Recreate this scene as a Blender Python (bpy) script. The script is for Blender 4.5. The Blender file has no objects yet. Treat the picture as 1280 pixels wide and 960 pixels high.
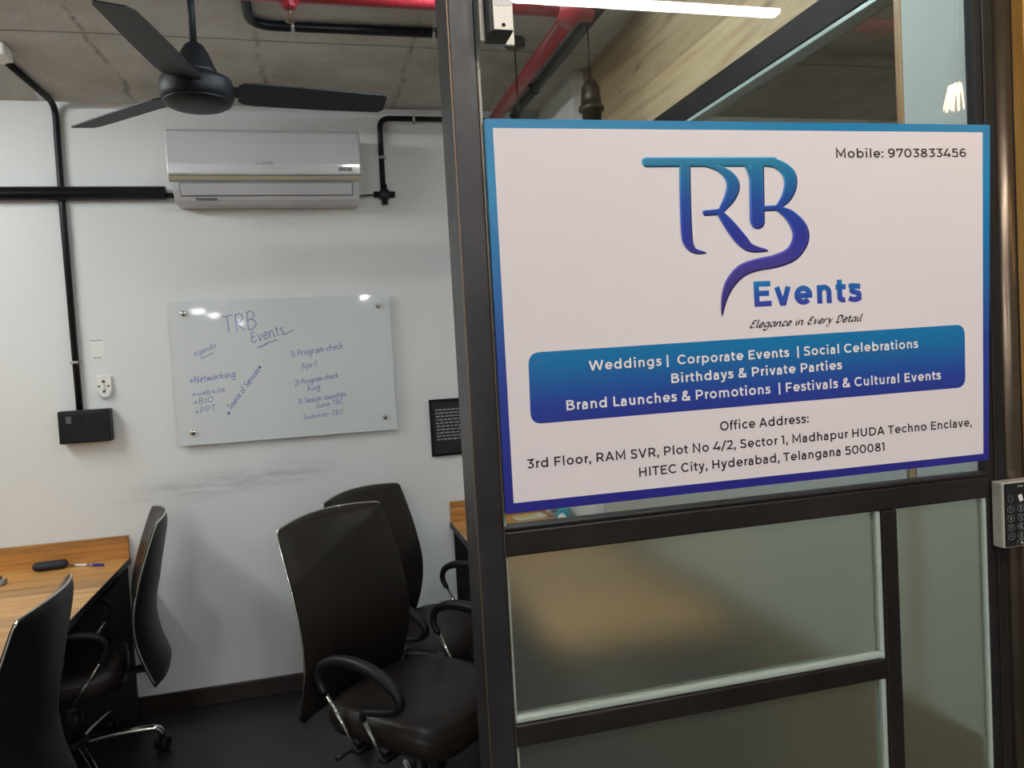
import bpy, bmesh, math, random
from mathutils import Vector, Matrix
random.seed(7)
PI = math.pi
SC = bpy.context.scene
COL = SC.collection

# ------------------------------------------------------------------ camera
F = 953.897                     # focal length in pixels of the 1280 px frame
YAW, PITCH, ROLL = 0.247227, -0.042548, -0.056575
H = 1.56                        # eye height
fwd = Vector((math.sin(YAW)*math.cos(PITCH), math.cos(YAW)*math.cos(PITCH), math.sin(PITCH)))
r0 = Vector((math.cos(YAW), -math.sin(YAW), 0)); u0 = r0.cross(fwd)
rt = r0*math.cos(ROLL) + u0*math.sin(ROLL)
up = u0*math.cos(ROLL) - r0*math.sin(ROLL)
CAMLOC = Vector((0, 0, H))
cd = bpy.data.cameras.new('camera'); cam = bpy.data.objects.new('camera', cd); COL.objects.link(cam)
cam.matrix_world = Matrix(((rt.x, up.x, -fwd.x, 0), (rt.y, up.y, -fwd.y, 0), (rt.z, up.z, -fwd.z, H), (0, 0, 0, 1)))
cd.sensor_fit = 'HORIZONTAL'; cd.sensor_width = 36; cd.lens = F/1280*36; cd.clip_start = 0.02
SC.camera = cam
SC.view_settings.view_transform = 'Standard'; SC.view_settings.look = 'None'
SC.view_settings.exposure = 0.0; SC.view_settings.gamma = 1; SC.view_settings.use_curve_mapping = False
wd = bpy.data.worlds.new('world'); SC.world = wd; wd.use_nodes = True
wd.node_tree.nodes['Background'].inputs[0].default_value = (0.75, 0.85, 1, 1)
wd.node_tree.nodes['Background'].inputs[1].default_value = 0.03
# radiance of the lamps, the added fill in the next room included
L_CABIN, L_RIGHT, L_CORR, L_BACK, L_HALL, L_NEXT_FILL, L_BULB = 215.0, 92.0, 135.0, 480.0, 85.0, 150.0, 430.0

# planes of the place
D = 3.75        # back wall
CE = 2.76       # ceiling
YD = 1.13       # face of the glass partition
XS = 1.20       # side partition
DESK = 0.73

def ray(u, v): return rt*((u-640)/F) - up*((v-480)/F) + fwd
def onY(u, v, y): r = ray(u, v); return CAMLOC + r*(y/r.y)
def onX(u, v, x): r = ray(u, v); return CAMLOC + r*(x/r.x)
def onZ(u, v, z): r = ray(u, v); return CAMLOC + r*((z-H)/r.z)

# ------------------------------------------------------------------ materials
class NT:
    def __init__(s, name):
        m = bpy.data.materials.new(name); m.use_nodes = True; s.m = m; s.t = m.node_tree; s.t.nodes.clear()
        s.out = s.t.nodes.new('ShaderNodeOutputMaterial')
    def n(s, typ, ins=None, **kw):
        nd = s.t.nodes.new('ShaderNode'+typ)
        for k, v in kw.items(): setattr(nd, k, v)
        for k, v in (ins or {}).items():
            sock = nd.inputs[k]
            if hasattr(v, 'node'): s.t.links.new(v, sock)
            elif isinstance(v, bpy.types.Node): s.t.links.new(v.outputs[0], sock)
            else: sock.default_value = v
        return nd
    def surf(s, nd): s.t.links.new(nd.outputs[0], s.out.inputs['Surface'])
    def math(s, op, a, b=0.0, clamp=False):
        nd = s.n('Math', {0: a, 1: b}, operation=op, use_clamp=clamp); return nd.outputs[0]
    def mix(s, f, a, b, blend='MIX'):
        nd = s.t.nodes.new('ShaderNodeMix'); nd.data_type = 'RGBA'; nd.blend_type = blend
        for i, v in ((0, f), (6, a), (7, b)):
            if hasattr(v, 'node'): s.t.links.new(v, nd.inputs[i])
            else: nd.inputs[i].default_value = v
        return nd.outputs[2]
    def ramp(s, f, stops):
        nd = s.t.nodes.new('ShaderNodeValToRGB'); s.t.links.new(f, nd.inputs[0])
        e = nd.color_ramp.elements
        while len(e) < len(stops): e.new(0.5)
        for x, (p, c) in zip(e, stops): x.position = p; x.color = c
        return nd.outputs[0]
    def bump(s, h, strength, dist=0.01):
        return s.n('Bump', {'Height': h, 'Strength': strength, 'Distance': dist}).outputs[0]

def c3(r, g, b): return (r, g, b, 1)
def srgb(r, g, b):
    f = lambda x: (x/255/12.92 if x/255 <= .04045 else ((x/255+.055)/1.055)**2.4)
    return (f(r), f(g), f(b), 1)

def plain(name, col, rough=0.5, metal=0.0, spec=0.5, noise=0.06, scale=30, bump=0.0, coat=0.0):
    N = NT(name); tc = N.n('TexCoord')
    nz = N.n('TexNoise', {'Vector': tc.outputs['Object'], 'Scale': scale, 'Detail': 4})
    dk = tuple(x*(1-noise*2) for x in col[:3])+(1,); lt = tuple(min(1, x*(1+noise)) for x in col[:3])+(1,)
    cc = N.mix(nz.outputs[0], dk, lt)
    p = {'Base Color': cc, 'Roughness': rough, 'Metallic': metal, 'Specular IOR Level': spec, 'Coat Weight': coat}
    if bump: p['Normal'] = N.bump(nz.outputs[0], bump, 0.002)
    N.surf(N.n('BsdfPrincipled', p)); return N.m

def emis(name, col, st):
    N = NT(name); N.surf(N.n('Emission', {'Color': col, 'Strength': st})); return N.m

def glass_clear(name, tint=(0.93, 0.96, 0.95, 1)):
    N = NT(name); g = N.n('NewGeometry')
    ior = N.math('ADD', N.math('MULTIPLY', g.outputs['Backfacing'], 1/1.5-1.5), 1.5)
    fr = N.n('Fresnel', {'IOR': ior})
    tr = N.n('BsdfTransparent', {'Color': tint}); gl = N.n('BsdfGlossy', {'Roughness': 0.0, 'Color': c3(1, 1, 1)})
    N.surf(N.n('MixShader', {0: fr.outputs[0], 1: tr.outputs[0], 2: gl.outputs[0]})); return N.m

def glass_frosted(name):
    N = NT(name)
    rf = N.n('BsdfRefraction', {'Color': c3(.83, .86, .80), 'Roughness': 0.50, 'IOR': 1.12})
    tl = N.n('BsdfTranslucent', {'Color': c3(.80, .83, .74)})
    df = N.n('BsdfDiffuse', {'Color': c3(.62, .64, .56)})
    gl = N.n('BsdfGlossy', {'Roughness': 0.28, 'Color': c3(1, 1, 1)})
    a = N.n('MixShader', {0: 0.05, 1: rf.outputs[0], 2: df.outputs[0]})
    b = N.n('MixShader', {0: 0.05, 1: a.outputs[0], 2: tl.outputs[0]})
    N.surf(N.n('MixShader', {0: 0.05, 1: b.outputs[0], 2: gl.outputs[0]})); return N.m

def wall_mat(name, col, scuff=False):
    N = NT(name); tc = N.n('TexCoord'); P = tc.outputs['Object']
    n1 = N.n('TexNoise', {'Vector': P, 'Scale': 1.3, 'Detail': 5, 'Roughness': 0.6})
    n2 = N.n('TexNoise', {'Vector': P, 'Scale': 60, 'Detail': 3})
    a = tuple(x*.93 for x in col[:3])+(1,)
    cc = N.mix(n1.outputs[0], a, col)
    if scuff:
        sx = N.n('SeparateXYZ', {0: P})
        mp = N.n('Mapping', {'Vector': P, 'Rotation': (0, -0.05, 0), 'Scale': (2.8, 1, 26)})
        st = N.n('TexNoise', {'Vector': mp.outputs[0], 'Scale': 1.6, 'Detail': 7, 'Roughness': 0.68})
        gx = N.math('MULTIPLY', N.math('SUBTRACT', sx.outputs['X'], -0.42), 1/0.42)
        gz = N.math('MULTIPLY', N.math('SUBTRACT', N.math('SUBTRACT', sx.outputs['Z'], N.math('MULTIPLY', sx.outputs['X'], .06)), 1.055), 1/0.05)
        r2 = N.math('ADD', N.math('POWER', gx, 4.0), N.math('MULTIPLY', gz, gz))
        gx = N.math('EXPONENT', N.math('MULTIPLY', r2, -1.0))
        s = N.math('MULTIPLY', N.math('MULTIPLY', N.math('SUBTRACT', st.outputs[0], 0.36), 2.2, True), gx, True)
        cc = N.mix(N.math('MULTIPLY', s, .72), cc, c3(.17, .165, .16))
    N.surf(N.n('BsdfPrincipled', {'Base Color': cc, 'Roughness': 0.55, 'Specular IOR Level': 0.3,
               'Normal': N.bump(n2.outputs[0], 0.06, 0.003)})); return N.m

def concrete(name):
    N = NT(name); tc = N.n('TexCoord'); P = tc.outputs['Object']
    wob = N.n('TexNoise', {'Vector': P, 'Scale': 3.5, 'Detail': 6, 'Roughness': 0.7})
    n1 = N.n('TexNoise', {'Vector': P, 'Scale': 1.1, 'Detail': 7, 'Roughness': 0.62})
    n2 = N.n('TexNoise', {'Vector': P, 'Scale': 9, 'Detail': 8, 'Roughness': 0.72})
    n3 = N.n('TexNoise', {'Vector': P, 'Scale': 45, 'Detail': 4})
    base = N.ramp(n1.outputs[0], [(.34, c3(.34, .325, .285)), (.5, c3(.52, .51, .475)), (.64, c3(.70, .70, .68))])
    base = N.mix(N.math('MULTIPLY', n2.outputs[0], .55), base, N.mix(n2.outputs[0], c3(.17, .16, .14), c3(.90, .89, .86)))
    sx = N.n('SeparateXYZ', {0: P})
    w = N.math('MULTIPLY', N.math('SUBTRACT', wob.outputs[0], .5), .09)
    px = N.math('ADD', sx.outputs['X'], w); py = N.math('ADD', sx.outputs['Y'], N.math('MULTIPLY', w, .35))
    def joint(v, off, per, wid):     # thin line repeated every per metres
        f = N.math('FRACT', N.math('DIVIDE', N.math('ADD', v, off), per))
        d = N.math('MULTIPLY', N.math('ABSOLUTE', N.math('SUBTRACT', f, .5)), per)
        return N.math('SUBTRACT', 1.0, N.math('DIVIDE', d, wid), True)
    jy = joint(py, -3.0+.61, 1.22, .010)
    jx = joint(px, .71+.285, .57, .016)
    brk = N.ramp(n2.outputs[0], [(.42, c3(0, 0, 0)), (.58, c3(1, 1, 1))])
    jx = N.math('MULTIPLY', N.math('MULTIPLY', jx, brk), .6); jy = N.math('MULTIPLY', jy, .62)
    j = N.math('MAXIMUM', jx, jy)
    col = N.mix(j, base, c3(.05, .04, .028))
    hgt = N.math('SUBTRACT', N.math('ADD', n2.outputs[0], N.math('MULTIPLY', n3.outputs[0], .3)), j)
    N.surf(N.n('BsdfPrincipled', {'Base Color': col, 'Roughness': 0.85, 'Specular IOR Level': 0.25,
               'Normal': N.bump(hgt, 0.35, 0.01)})); return N.m

def wood(name, light, mid, dark, rough=0.35, axis='x', scale=1.0, plank=0.11, knots=True, coat=0.2):
    N = NT(name); tc = N.n('TexCoord'); P = tc.outputs['Object']
    sx = N.n('SeparateXYZ', {0: P})
    A = {'x': ('X', 'Y'), 'y': ('Y', 'X'), 'z': ('Z', 'Y'), 'yz': ('Y', 'Z'), 'xz': ('X', 'Z')}[axis]
    along, across = sx.outputs[A[0]], sx.outputs[A[1]]
    pid = N.math('FLOOR', N.math('DIVIDE', across, plank))
    rnd = N.n('TexWhiteNoise', {'W': pid}, noise_dimensions='1D')
    al = N.math('ADD', along, N.math('MULTIPLY', rnd.outputs[0], 7.3))
    v = N.n('CombineXYZ', {0: N.math('MULTIPLY', al, 1.4*scale), 1: N.math('MULTIPLY', across, 17*scale), 2: rnd.outputs[0]})
    g = N.n('TexNoise', {'Vector': v, 'Scale': 1.6, 'Detail': 7, 'Roughness': 0.62, 'Distortion': 0.9})
    col = N.ramp(g.outputs[0], [(.3, dark), (.48, mid), (.68, light)])
    tone = N.math('ADD', N.math('MULTIPLY', rnd.outputs[0], .35), .78)
    col = N.mix(1.0, col, N.n('CombineColor', {0: tone, 1: tone, 2: tone}).outputs[0], 'MULTIPLY')
    fr = N.math('FRACT', N.math('DIVIDE', across, plank))
    seam = N.math('LESS_THAN', fr, .018)
    col = N.mix(N.math('MULTIPLY', seam, .55), col, dark)
    if knots:
        kv = N.n('CombineXYZ', {0: N.math('MULTIPLY', al, 3.4), 1: N.math('MULTIPLY', across, 9.0), 2: rnd.outputs[0]})
        vo = N.n('TexVoronoi', {'Vector': kv, 'Scale': 1.0})
        k = N.math('SUBTRACT', 1.0, N.math('DIVIDE', vo.outputs['Distance'], .17), True)
        col = N.mix(N.math('MULTIPLY', k, .8), col, tuple(x*.3 for x in dark[:3])+(1,))
    N.surf(N.n('BsdfPrincipled', {'Base Color': col, 'Roughness': rough, 'Coat Weight': coat, 'Coat Roughness': 0.2,
               'Normal': N.bump(g.outputs[0], 0.05, 0.002)})); return N.m

def grad_z(name, z0, z1, stops, rough=0.35):      # printed colour gradient, bottom z0 to top z1
    N = NT(name); tc = N.n('TexCoord'); sx = N.n('SeparateXYZ', {0: tc.outputs['Object']})
    f = N.n('MapRange', {0: sx.outputs['Z'], 1: z0, 2: z1}).outputs[0]
    N.surf(N.n('BsdfPrincipled', {'Base Color': N.ramp(f, stops), 'Roughness': rough, 'Specular IOR Level': 0.4})); return N.m

def steel_dark(name, base=(.021, .0165, .0145)):
    N = NT(name); tc = N.n('TexCoord'); P = tc.outputs['Object']
    n1 = N.n('TexNoise', {'Vector': P, 'Scale': 7, 'Detail': 8, 'Roughness': 0.7})
    mp = N.n('Mapping', {'Vector': P, 'Scale': (60, 60, 6)})
    n2 = N.n('TexNoise', {'Vector': mp.outputs[0], 'Scale': 2, 'Detail': 5})
    col = N.ramp(n1.outputs[0], [(.3, c3(base[0]*.55, base[1]*.5, base[2]*.5)), (.55, c3(*base)), (.8, c3(base[0]*2, base[1]*1.9, base[2]*1.8))])
    ro = N.math('ADD', N.math('MULTIPLY', n2.outputs[0], .25), .28)
    N.surf(N.n('BsdfPrincipled', {'Base Color': col, 'Roughness': ro, 'Metallic': 0.35, 'Specular IOR Level': 0.6,
               'Normal': N.bump(n2.outputs[0], 0.05, 0.001)})); return N.m

def leather(name, col):
    N = NT(name); tc = N.n('TexCoord'); P = tc.outputs['Object']
    v = N.n('TexVoronoi', {'Vector': P, 'Scale': 260})
    n = N.n('TexNoise', {'Vector': P, 'Scale': 6, 'Detail': 5})
    cc = N.mix(n.outputs[0], tuple(x*.7 for x in col[:3])+(1,), tuple(x*1.25 for x in col[:3])+(1,))
    hh = N.math('ADD', N.math('MULTIPLY', v.outputs[0], .3), n.outputs[0])
    N.surf(N.n('BsdfPrincipled', {'Base Color': cc, 'Roughness': 0.42, 'Specular IOR Level': 0.30,
               'Normal': N.bump(hh, 0.12, 0.004)})); return N.m

M = {}
M['wall'] = wall_mat('white painted plaster', c3(.79, .80, .785), True)
M['wall2'] = wall_mat('pale painted plaster', c3(.52, .535, .49))
M['dado'] = plain('dark brown laminate', c3(.17, .12, .05), .4, noise=.2, scale=12)
M['wall_grey'] = wall_mat('grey painted plaster', c3(.30, .29, .27))
M['concrete'] = concrete('raw concrete')
M['floor'] = plain('dark floor tile', c3(.022, .023, .025), 0.32, noise=.25, scale=9)
M['base'] = plain('dark brown skirting', c3(.022, .010, .007), 0.4, noise=.2)
M['steel'] = steel_dark('dark lacquered steel')
M['steel2'] = steel_dark('grey lacquered steel', (.024, .0235, .025))
M['jamb'] = plain('bronze lacquered pipe', c3(.15, .115, .085), .30, .8, noise=.15, scale=12)
M['steelflat'] = plain('matt dark steel', c3(.018, .016, .015), .62, .2, spec=.3, noise=.3, scale=14)
M['copper'] = plain('worn steel edge', c3(.20, .14, .09), 0.4, 0.7, noise=.3, scale=80)
M['glass'] = glass_clear('clear glass')
M['bulbglass'] = glass_clear('amber bulb glass', (1, .93, .80, 1))
M['frost'] = glass_frosted('frosted glass')
M['silicone'] = plain('pale green sealant', c3(.40, .47, .42), 0.25, spec=.6)
M['black'] = plain('black plastic', c3(.009, .009, .011), 0.45, spec=.3)
M['blackgloss'] = plain('black gloss plastic', c3(.010, .010, .012), 0.14)
M['blackmatt'] = plain('black pipe paint', c3(.007, .007, .010), 0.42, spec=.3)
M['fan'] = plain('charcoal fan paint', c3(.010, .011, .014), 0.5, spec=.3)
M['chrome'] = plain('chrome', c3(.78, .76, .72), 0.12, 1.0, noise=.02)
M['alu'] = plain('brushed aluminium', c3(.50, .475, .42), 0.42, .35, noise=.05, scale=90)
M['zinc'] = plain('zinc clip', c3(.55, .55, .55), 0.3, .8)
M['leather'] = leather('dark brown leather', c3(.019, .0135, .011))
M['shell'] = leather('black leather', c3(.007, .0065, .0065))
M['desk'] = wood('honey wood top', srgb(220, 172, 106), srgb(204, 150, 84), srgb(172, 116, 60), .34, 'x', plank=.13)
M['deskback'] = wood('honey wood upstand', srgb(202, 148, 80), srgb(186, 128, 64), srgb(154, 98, 46), .4, 'xz', plank=.2)
M['deskunder'] = plain('black desk panel', c3(.012, .013, .016), .5)
M['ply'] = wood('pine plywood', srgb(196, 172, 136), srgb(182, 156, 118), srgb(158, 128, 92), .5, 'yz', scale=.8, plank=.62, coat=.1)
M['pine'] = wood('pine batten', srgb(206, 170, 120), srgb(182, 140, 92), srgb(140, 98, 58), .5, 'z', plank=.3, knots=False)
M['orange'] = wood('orange wood panel', srgb(214, 172, 96), srgb(190, 142, 72), srgb(146, 100, 46), .5, 'z', plank=.3)
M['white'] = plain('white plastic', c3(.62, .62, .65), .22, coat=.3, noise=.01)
M['whitematt'] = plain('white card', c3(.82, .82, .79), .6, noise=.02)
M['gold'] = plain('champagne trim', c3(.55, .49, .36), .3, .4)
M['greyslot'] = plain('dark grey slot', c3(.10, .10, .11), .5)
M['badge'] = plain('grey print', c3(.16, .16, .17), .5)
M['red'] = plain('red sprinkler paint', c3(.33, .022, .030), .35, noise=.12)
M['boardglass'] = plain('back painted glass', c3(.70, .735, .735), .04, spec=.55, noise=.015, scale=3)
M['boardedge'] = plain('pale green glass edge', c3(.48, .55, .50), .1)
M['marker'] = plain('blue marker ink', c3(.22, .28, .56), .4, noise=.2, scale=60)
M['socketbrown'] = plain('dark bronze holder', c3(.055, .035, .024), .35, .5, noise=.2)
M['teal'] = plain('teal plastic', c3(.02, .30, .40), .3)
M['blue'] = plain('blue plastic', c3(.03, .05, .40), .3)
M['yellow'] = plain('yellow paper', c3(.75, .66, .30), .6)
M['notice'] = plain('black print', c3(.014, .016, .018), .35)
M['greytext'] = plain('light grey ink', c3(.36, .37, .38), .5)
M['keyface'] = plain('keypad black glass', c3(.010, .010, .011), .12)
M['keytext'] = plain('keypad grey ink', c3(.28, .29, .29), .5)
M['ink'] = plain('black ink', c3(.010, .008, .010), .4)
M['signwhite'] = plain('white foam board', c3(.78, .72, .735), .34, noise=.005, spec=.4)
M['signtext'] = plain('white print', c3(.84, .82, .82), .36, noise=.005)
M['shade'] = plain('dark blue print', c3(.006, .014, .07), .36)
M['lamp'] = emis('lamp diffuser cool', c3(.93, .98, 1.0), L_CABIN)
M['lampr'] = emis('lamp diffuser cold', c3(.74, .88, 1.0), L_RIGHT)
M['lampc'] = emis('lamp diffuser neutral', c3(1.0, .95, .90), L_CORR)
M['lamph'] = emis('downlight diffuser', c3(.95, .98, 1.0), L_HALL)
M['lampb'] = emis('lamp diffuser hall', c3(1.0, .96, .93), L_BACK)
M['lampn_fill'] = emis('added fill diffuser next room', c3(1.0, .95, .88), L_NEXT_FILL)
M['filament'] = emis('bulb filament glow', c3(1.0, .66, .30), L_BULB)

# ------------------------------------------------------------------ mesh builder
class MB:
    def __init__(s): s.v = []; s.f = []; s.sm = []
    def add(s, vs, fs, smooth=False):
        o = len(s.v); s.v += [tuple(x) for x in vs]
        for f in fs: s.f.append([i+o for i in f]); s.sm.append(smooth)
        return s
    def box(s, a, b, bev=0.0):
        bm = bmesh.new(); bmesh.ops.create_cube(bm, size=1)
        for v in bm.verts: v.co = Vector([(a[i]+b[i])/2 + v.co[i]*(b[i]-a[i]) for i in range(3)])
        if bev: bmesh.ops.bevel(bm, geom=bm.edges[:], offset=bev, segments=2, affect='EDGES', profile=.5)
        bm.normal_update(); bm.verts.index_update()
        s.add([v.co[:] for v in bm.verts], [[v.index for v in f.verts] for f in bm.faces]); bm.free(); return s
    def tube(s, pts, r, n=10, caps=True):
        P = [Vector(p) for p in pts]; k = len(P); R = r if isinstance(r, (list, tuple)) else [r]*k
        vs = []; fs = []; nrm = None
        for i in range(k):
            t = (P[min(i+1, k-1)]-P[max(i-1, 0)]).normalized()
            if nrm is None:
                nrm = t.orthogonal().normalized()
            nrm = (nrm - t*nrm.dot(t)); nrm = nrm.normalized() if nrm.length > 1e-6 else t.orthogonal().normalized()
            b = t.cross(nrm)
            for j in range(n):
                a = 2*PI*j/n; vs.append(P[i] + (nrm*math.cos(a)+b*math.sin(a))*R[i])
        for i in range(k-1):
            for j in range(n): fs.append([i*n+j, i*n+(j+1) % n, (i+1)*n+(j+1) % n, (i+1)*n+j])
        s.add(vs, fs, True)
        if caps:
            o = len(s.v)-len(vs)
            s.f.append([o+j for j in range(n)][::-1]); s.sm.append(False)
            s.f.append([o+(k-1)*n+j for j in range(n)]); s.sm.append(False)
        return s
    def lathe(s, prof, org=(0, 0, 0), n=32, axis='z', smooth=True):
        vs = []; fs = []; k = len(prof)
        for r, h in prof:
            for j in range(n):
                a = 2*PI*j/n; c, d = r*math.cos(a), r*math.sin(a)
                p = {'z': (c, d, h), 'y': (c, h, d), 'x': (h, c, d)}[axis]
                vs.append((p[0]+org[0], p[1]+org[1], p[2]+org[2]))
        for i in range(k-1):
            for j in range(n): fs.append([i*n+j, i*n+(j+1) % n, (i+1)*n+(j+1) % n, (i+1)*n+j])
        fs.append([j for j in range(n)][::-1]); fs.append([(k-1)*n+j for j in range(n)])
        return s.add(vs, fs, smooth)
    def prism(s, poly, f0, f1):      # poly of 2-D points mapped by f0 (near face) and f1 (far face)
        n = len(poly); vs = [f0(*p) for p in poly]+[f1(*p) for p in poly]
        fs = [list(range(n)), list(range(n, 2*n))[::-1]]
        for i in range(n): fs.append([i, n+i, n+(i+1) % n, (i+1) % n])
        return s.add(vs, fs)
    def grid(s, fn, nu, nv, closeu=False, smooth=True):
        vs = []; fs = []
        for i in range(nv+1):
            for j in range(nu+1): vs.append(fn(j/nu, i/nv))
        for i in range(nv):
            for j in range(nu): fs.append([i*(nu+1)+j, i*(nu+1)+j+1, (i+1)*(nu+1)+j+1, (i+1)*(nu+1)+j])
        return s.add(vs, fs, smooth)
    def build(s, name, mat, parent=None, fix=True, bevel=0.0, sub=0, loc=None):
        me = bpy.data.meshes.new(name); me.from_pydata(s.v, [], s.f)
        for p, q in zip(me.polygons, s.sm): p.use_smooth = q
        if fix:
            bm = bmesh.new(); bm.from_mesh(me); bmesh.ops.recalc_face_normals(bm, faces=bm.faces); bm.to_mesh(me); bm.free()
        me.materials.append(M[mat] if isinstance(mat, str) else mat)
        o = bpy.data.objects.new(name, me); COL.objects.link(o)
        if parent: o.parent = parent
        if loc: o.location = loc
        if bevel:
            md = o.modifiers.new('bevel', 'BEVEL'); md.width = bevel; md.segments = 2; md.limit_method = 'ANGLE'; md.angle_limit = .7
        if sub:
            md = o.modifiers.new('sub', 'SUBSURF'); md.levels = sub; md.render_levels = sub
        return o

def tag(o, label=None, cat=None, group=None, kind=None):
    if label: o['label'] = label
    if cat: o['category'] = cat
    if group: o['group'] = group
    if kind: o['kind'] = kind
    return o
def empty(name, loc=(0, 0, 0), rz=0.0):
    o = bpy.data.objects.new(name, None); o.empty_display_size = .05; COL.objects.link(o); o.location = loc; o.rotation_euler = (0, 0, rz); return o
def struct(o): o['kind'] = 'structure'; return o
def kids(o): return [c for c in bpy.data.objects if c.parent == o]
def copy_tree(o, parent=None):
    c = o.copy(); COL.objects.link(c); c.parent = parent
    for ch in kids(o): copy_tree(ch, c)
    return c
def arc(c, r, a0, a1, n, plane='xz'):
    out = []
    for i in range(n+1):
        a = a0+(a1-a0)*i/n; p, q = r*math.cos(a), r*math.sin(a)
        out.append({'xz': (c[0]+p, c[1], c[2]+q), 'yz': (c[0], c[1]+p, c[2]+q), 'xy': (c[0]+p, c[1]+q, c[2])}[plane])
    return out
def rounded(pts, r, n=6):        # polyline with its corners rounded
    P = [Vector(p) for p in pts]; out = [P[0]]
    for i in range(1, len(P)-1):
        a = (P[i-1]-P[i]); b = (P[i+1]-P[i]); d = min(r, a.length*.45, b.length*.45)
        p0 = P[i]+a.normalized()*d; p1 = P[i]+b.normalized()*d
        for k in range(n+1):
            t = k/n; out.append(p0*(1-t)**2+P[i]*2*t*(1-t)+p1*t*t)
    return out+[P[-1]]
def smooth_path(pts, n=6):       # Catmull-Rom through points of any dimension
    out = []; k = len(pts)
    for i in range(k-1):
        p = [pts[max(i-1, 0)], pts[i], pts[i+1], pts[min(i+2, k-1)]]
        for j in range(n):
            t = j/n; out.append(tuple(.5*(2*b+(c-a)*t+(2*a-5*b+4*c-d)*t*t+(3*b-a-3*c+d)*t**3) for a, b, c, d in zip(*p)))
    out.append(tuple(pts[-1])); return out
#=SETTING
# ------------------------------------------------------------------ the setting
XL, XR, YB = -3.2, 4.2, -15.0
struct(MB().box((XL, YB, -.08), (XR, D+.1, 0)).build('floor', 'floor'))
struct(MB().box((XL, YB, CE), (XR, D+.1, CE+.15)).build('ceiling', 'concrete'))
struct(MB().box((XL, D, 0), (XR, D+.12, CE)).build('wall_back', 'wall'))
struct(MB().box((XL-.12, YB, 0), (XL, D+.1, CE)).build('wall_left', 'wall2'))
struct(MB().box((XR, YB, 0), (XR+.12, D+.1, CE)).build('wall_right', 'wall_grey'))
struct(MB().box((XL, YB-.12, 0), (XR, YB, CE)).build('wall_hall', 'wall2'))
struct(MB().box((XL, D-.014, 0), (XS-.05, D, .085), .003).build('baseboard_back', 'base'))
# warm wooden wall right of the partition
struct(MB().box((1.272, YD-.005, 0), (XR, YD+.07, CE)).build('wall_front', 'orange'))

# side partition of the cabin: plywood band, steel beam, glass, low panel, column
side = struct(empty('wall_side', (XS, 1.4, 0)))
def sp(a, b, bev=0): return MB().box((a[0]-XS, a[1]-1.4, a[2]), (b[0]-XS, b[1]-1.4, b[2]), bev)
Y0, Y1 = 1.350, 3.18
zt = onX(831, 150, XS).z; zt2 = onX(1031, 0, XS).z; ZB1 = (zt+zt2)/2; ZB0 = ZB1-.070
sp((XS, Y0, ZB1), (XS+.018, Y1, CE)).build('plywood_band', 'ply', side)
sp((XS-.030, Y0, ZB0), (XS+.045, Y1, ZB1), .002).build('steel_beam', 'steelflat', side)
sp((XS-.026, Y0, ZB0-.012), (XS+.02, Y1, ZB0), .002).build('glazing_channel', 'silicone', side)
sp((XS, Y0, 1.50), (XS+.010, Y1, ZB0-.02)).build('glass_pane', 'glass', side)
sp((XS-.012, Y0, .77), (XS+.03, Y1, 1.50)).build('low_panel', 'wall2', side)
sp((XS-.016, YD+.03, 0), (XS+.02, Y1, .77), .002).build('dado_panel', 'dado', side)
sp((XS-.007, Y0-.02, 0), (XS+.06, Y0, CE), .003).build('pine_post', 'pine', side)
sp((XS-.005, YD+.024, 0), (XS+.10, Y0-.02, CE)).build('painted_pier', 'wall2', side)
struct(MB().box((XS-.05, Y1, 0), (XS+.3, D, CE)).build('wall_column', 'wall'))

# ------------------------------------------------------------------ glass partition with the door
door = struct(empty('door_1', (.75, YD, 0)))
def dp(a, b, bev=0.0): return MB().box((a[0]-.75, a[1]-YD, a[2]), (b[0]-.75, b[1]-YD, b[2]), bev)
XA, XB = .258, 1.166            # glass edges
zr1 = (onY(634, 668, YD).z+onY(1233, 592, YD).z)/2; zr0 = (onY(634, 697, YD).z+onY(1233, 621, YD).z)/2
zq1 = (onY(648, 905, YD).z+onY(1110, 822, YD).z)/2; zq0 = (onY(648, 930, YD).z+onY(1110, 850, YD).z)/2
XM0, XM1 = .937, .968
struct(dp((.216, YD-.012, 0), (.257, YD+.085, CE), .003).build('door_post', 'steel2', door))
dp((.2152, YD-.0126, 0), (.2168, YD-.010, CE)).build('worn_edge', 'copper', door)
dp((.2562, YD-.0126, 0), (.2576, YD-.009, 1.99)).build('worn_edge', 'copper', door)
dp((XA, YD+.002, .12), (XA+.006, YD+.020, CE-.3)).build('silicone_bead', 'silicone', door)
dp((XB, YD, 0), (1.209, YD+.020, CE), .003).build('stile', 'steelflat', door)
dp((1.183, YD-.0025, 0), (1.187, YD, CE), .001).build('stile_groove', 'steel', door)
m = MB(); m.tube([(1.2375-.75, .020, 0), (1.2375-.75, .020, CE)], .021, 24); m.build('jamb_pipe', 'jamb', door)
dp((1.209, YD+.018, 0), (1.272, YD+.06, CE)).build('jamb_back', 'steelflat', door)
dp((XA, YD-.004, zr0), (XB, YD+.026, zr1), .003).build('rail', 'steel', door)
dp((XA, YD-.002, zr1), (XB, YD+.02, zr1+.008), .003).build('glazing_bead', 'steel2', door)
dp((XA, YD-.004, zq0), (XM0, YD+.026, zq1), .003).build('rail', 'steel', door)
dp((XA, YD-.001, zq1), (XM0, YD+.02, zq1+.012), .004).build('glazing_bead', 'silicone', door)
dp((XA, YD-.004, .0), (XB, YD+.05, .10), .003).build('rail', 'steel', door)
dp((XA, YD-.004, 2.45), (XB, YD+.05, 2.50), .003).build('rail', 'steel', door)
dp((XM0, YD-.004, .10), (XM1, YD+.026, zr0), .003).build('mullion', 'steel', door)
dp((XM0-.010, YD, .10), (XM0, YD+.02, zr0), .003).build('glazing_bead', 'silicone', door)
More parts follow.
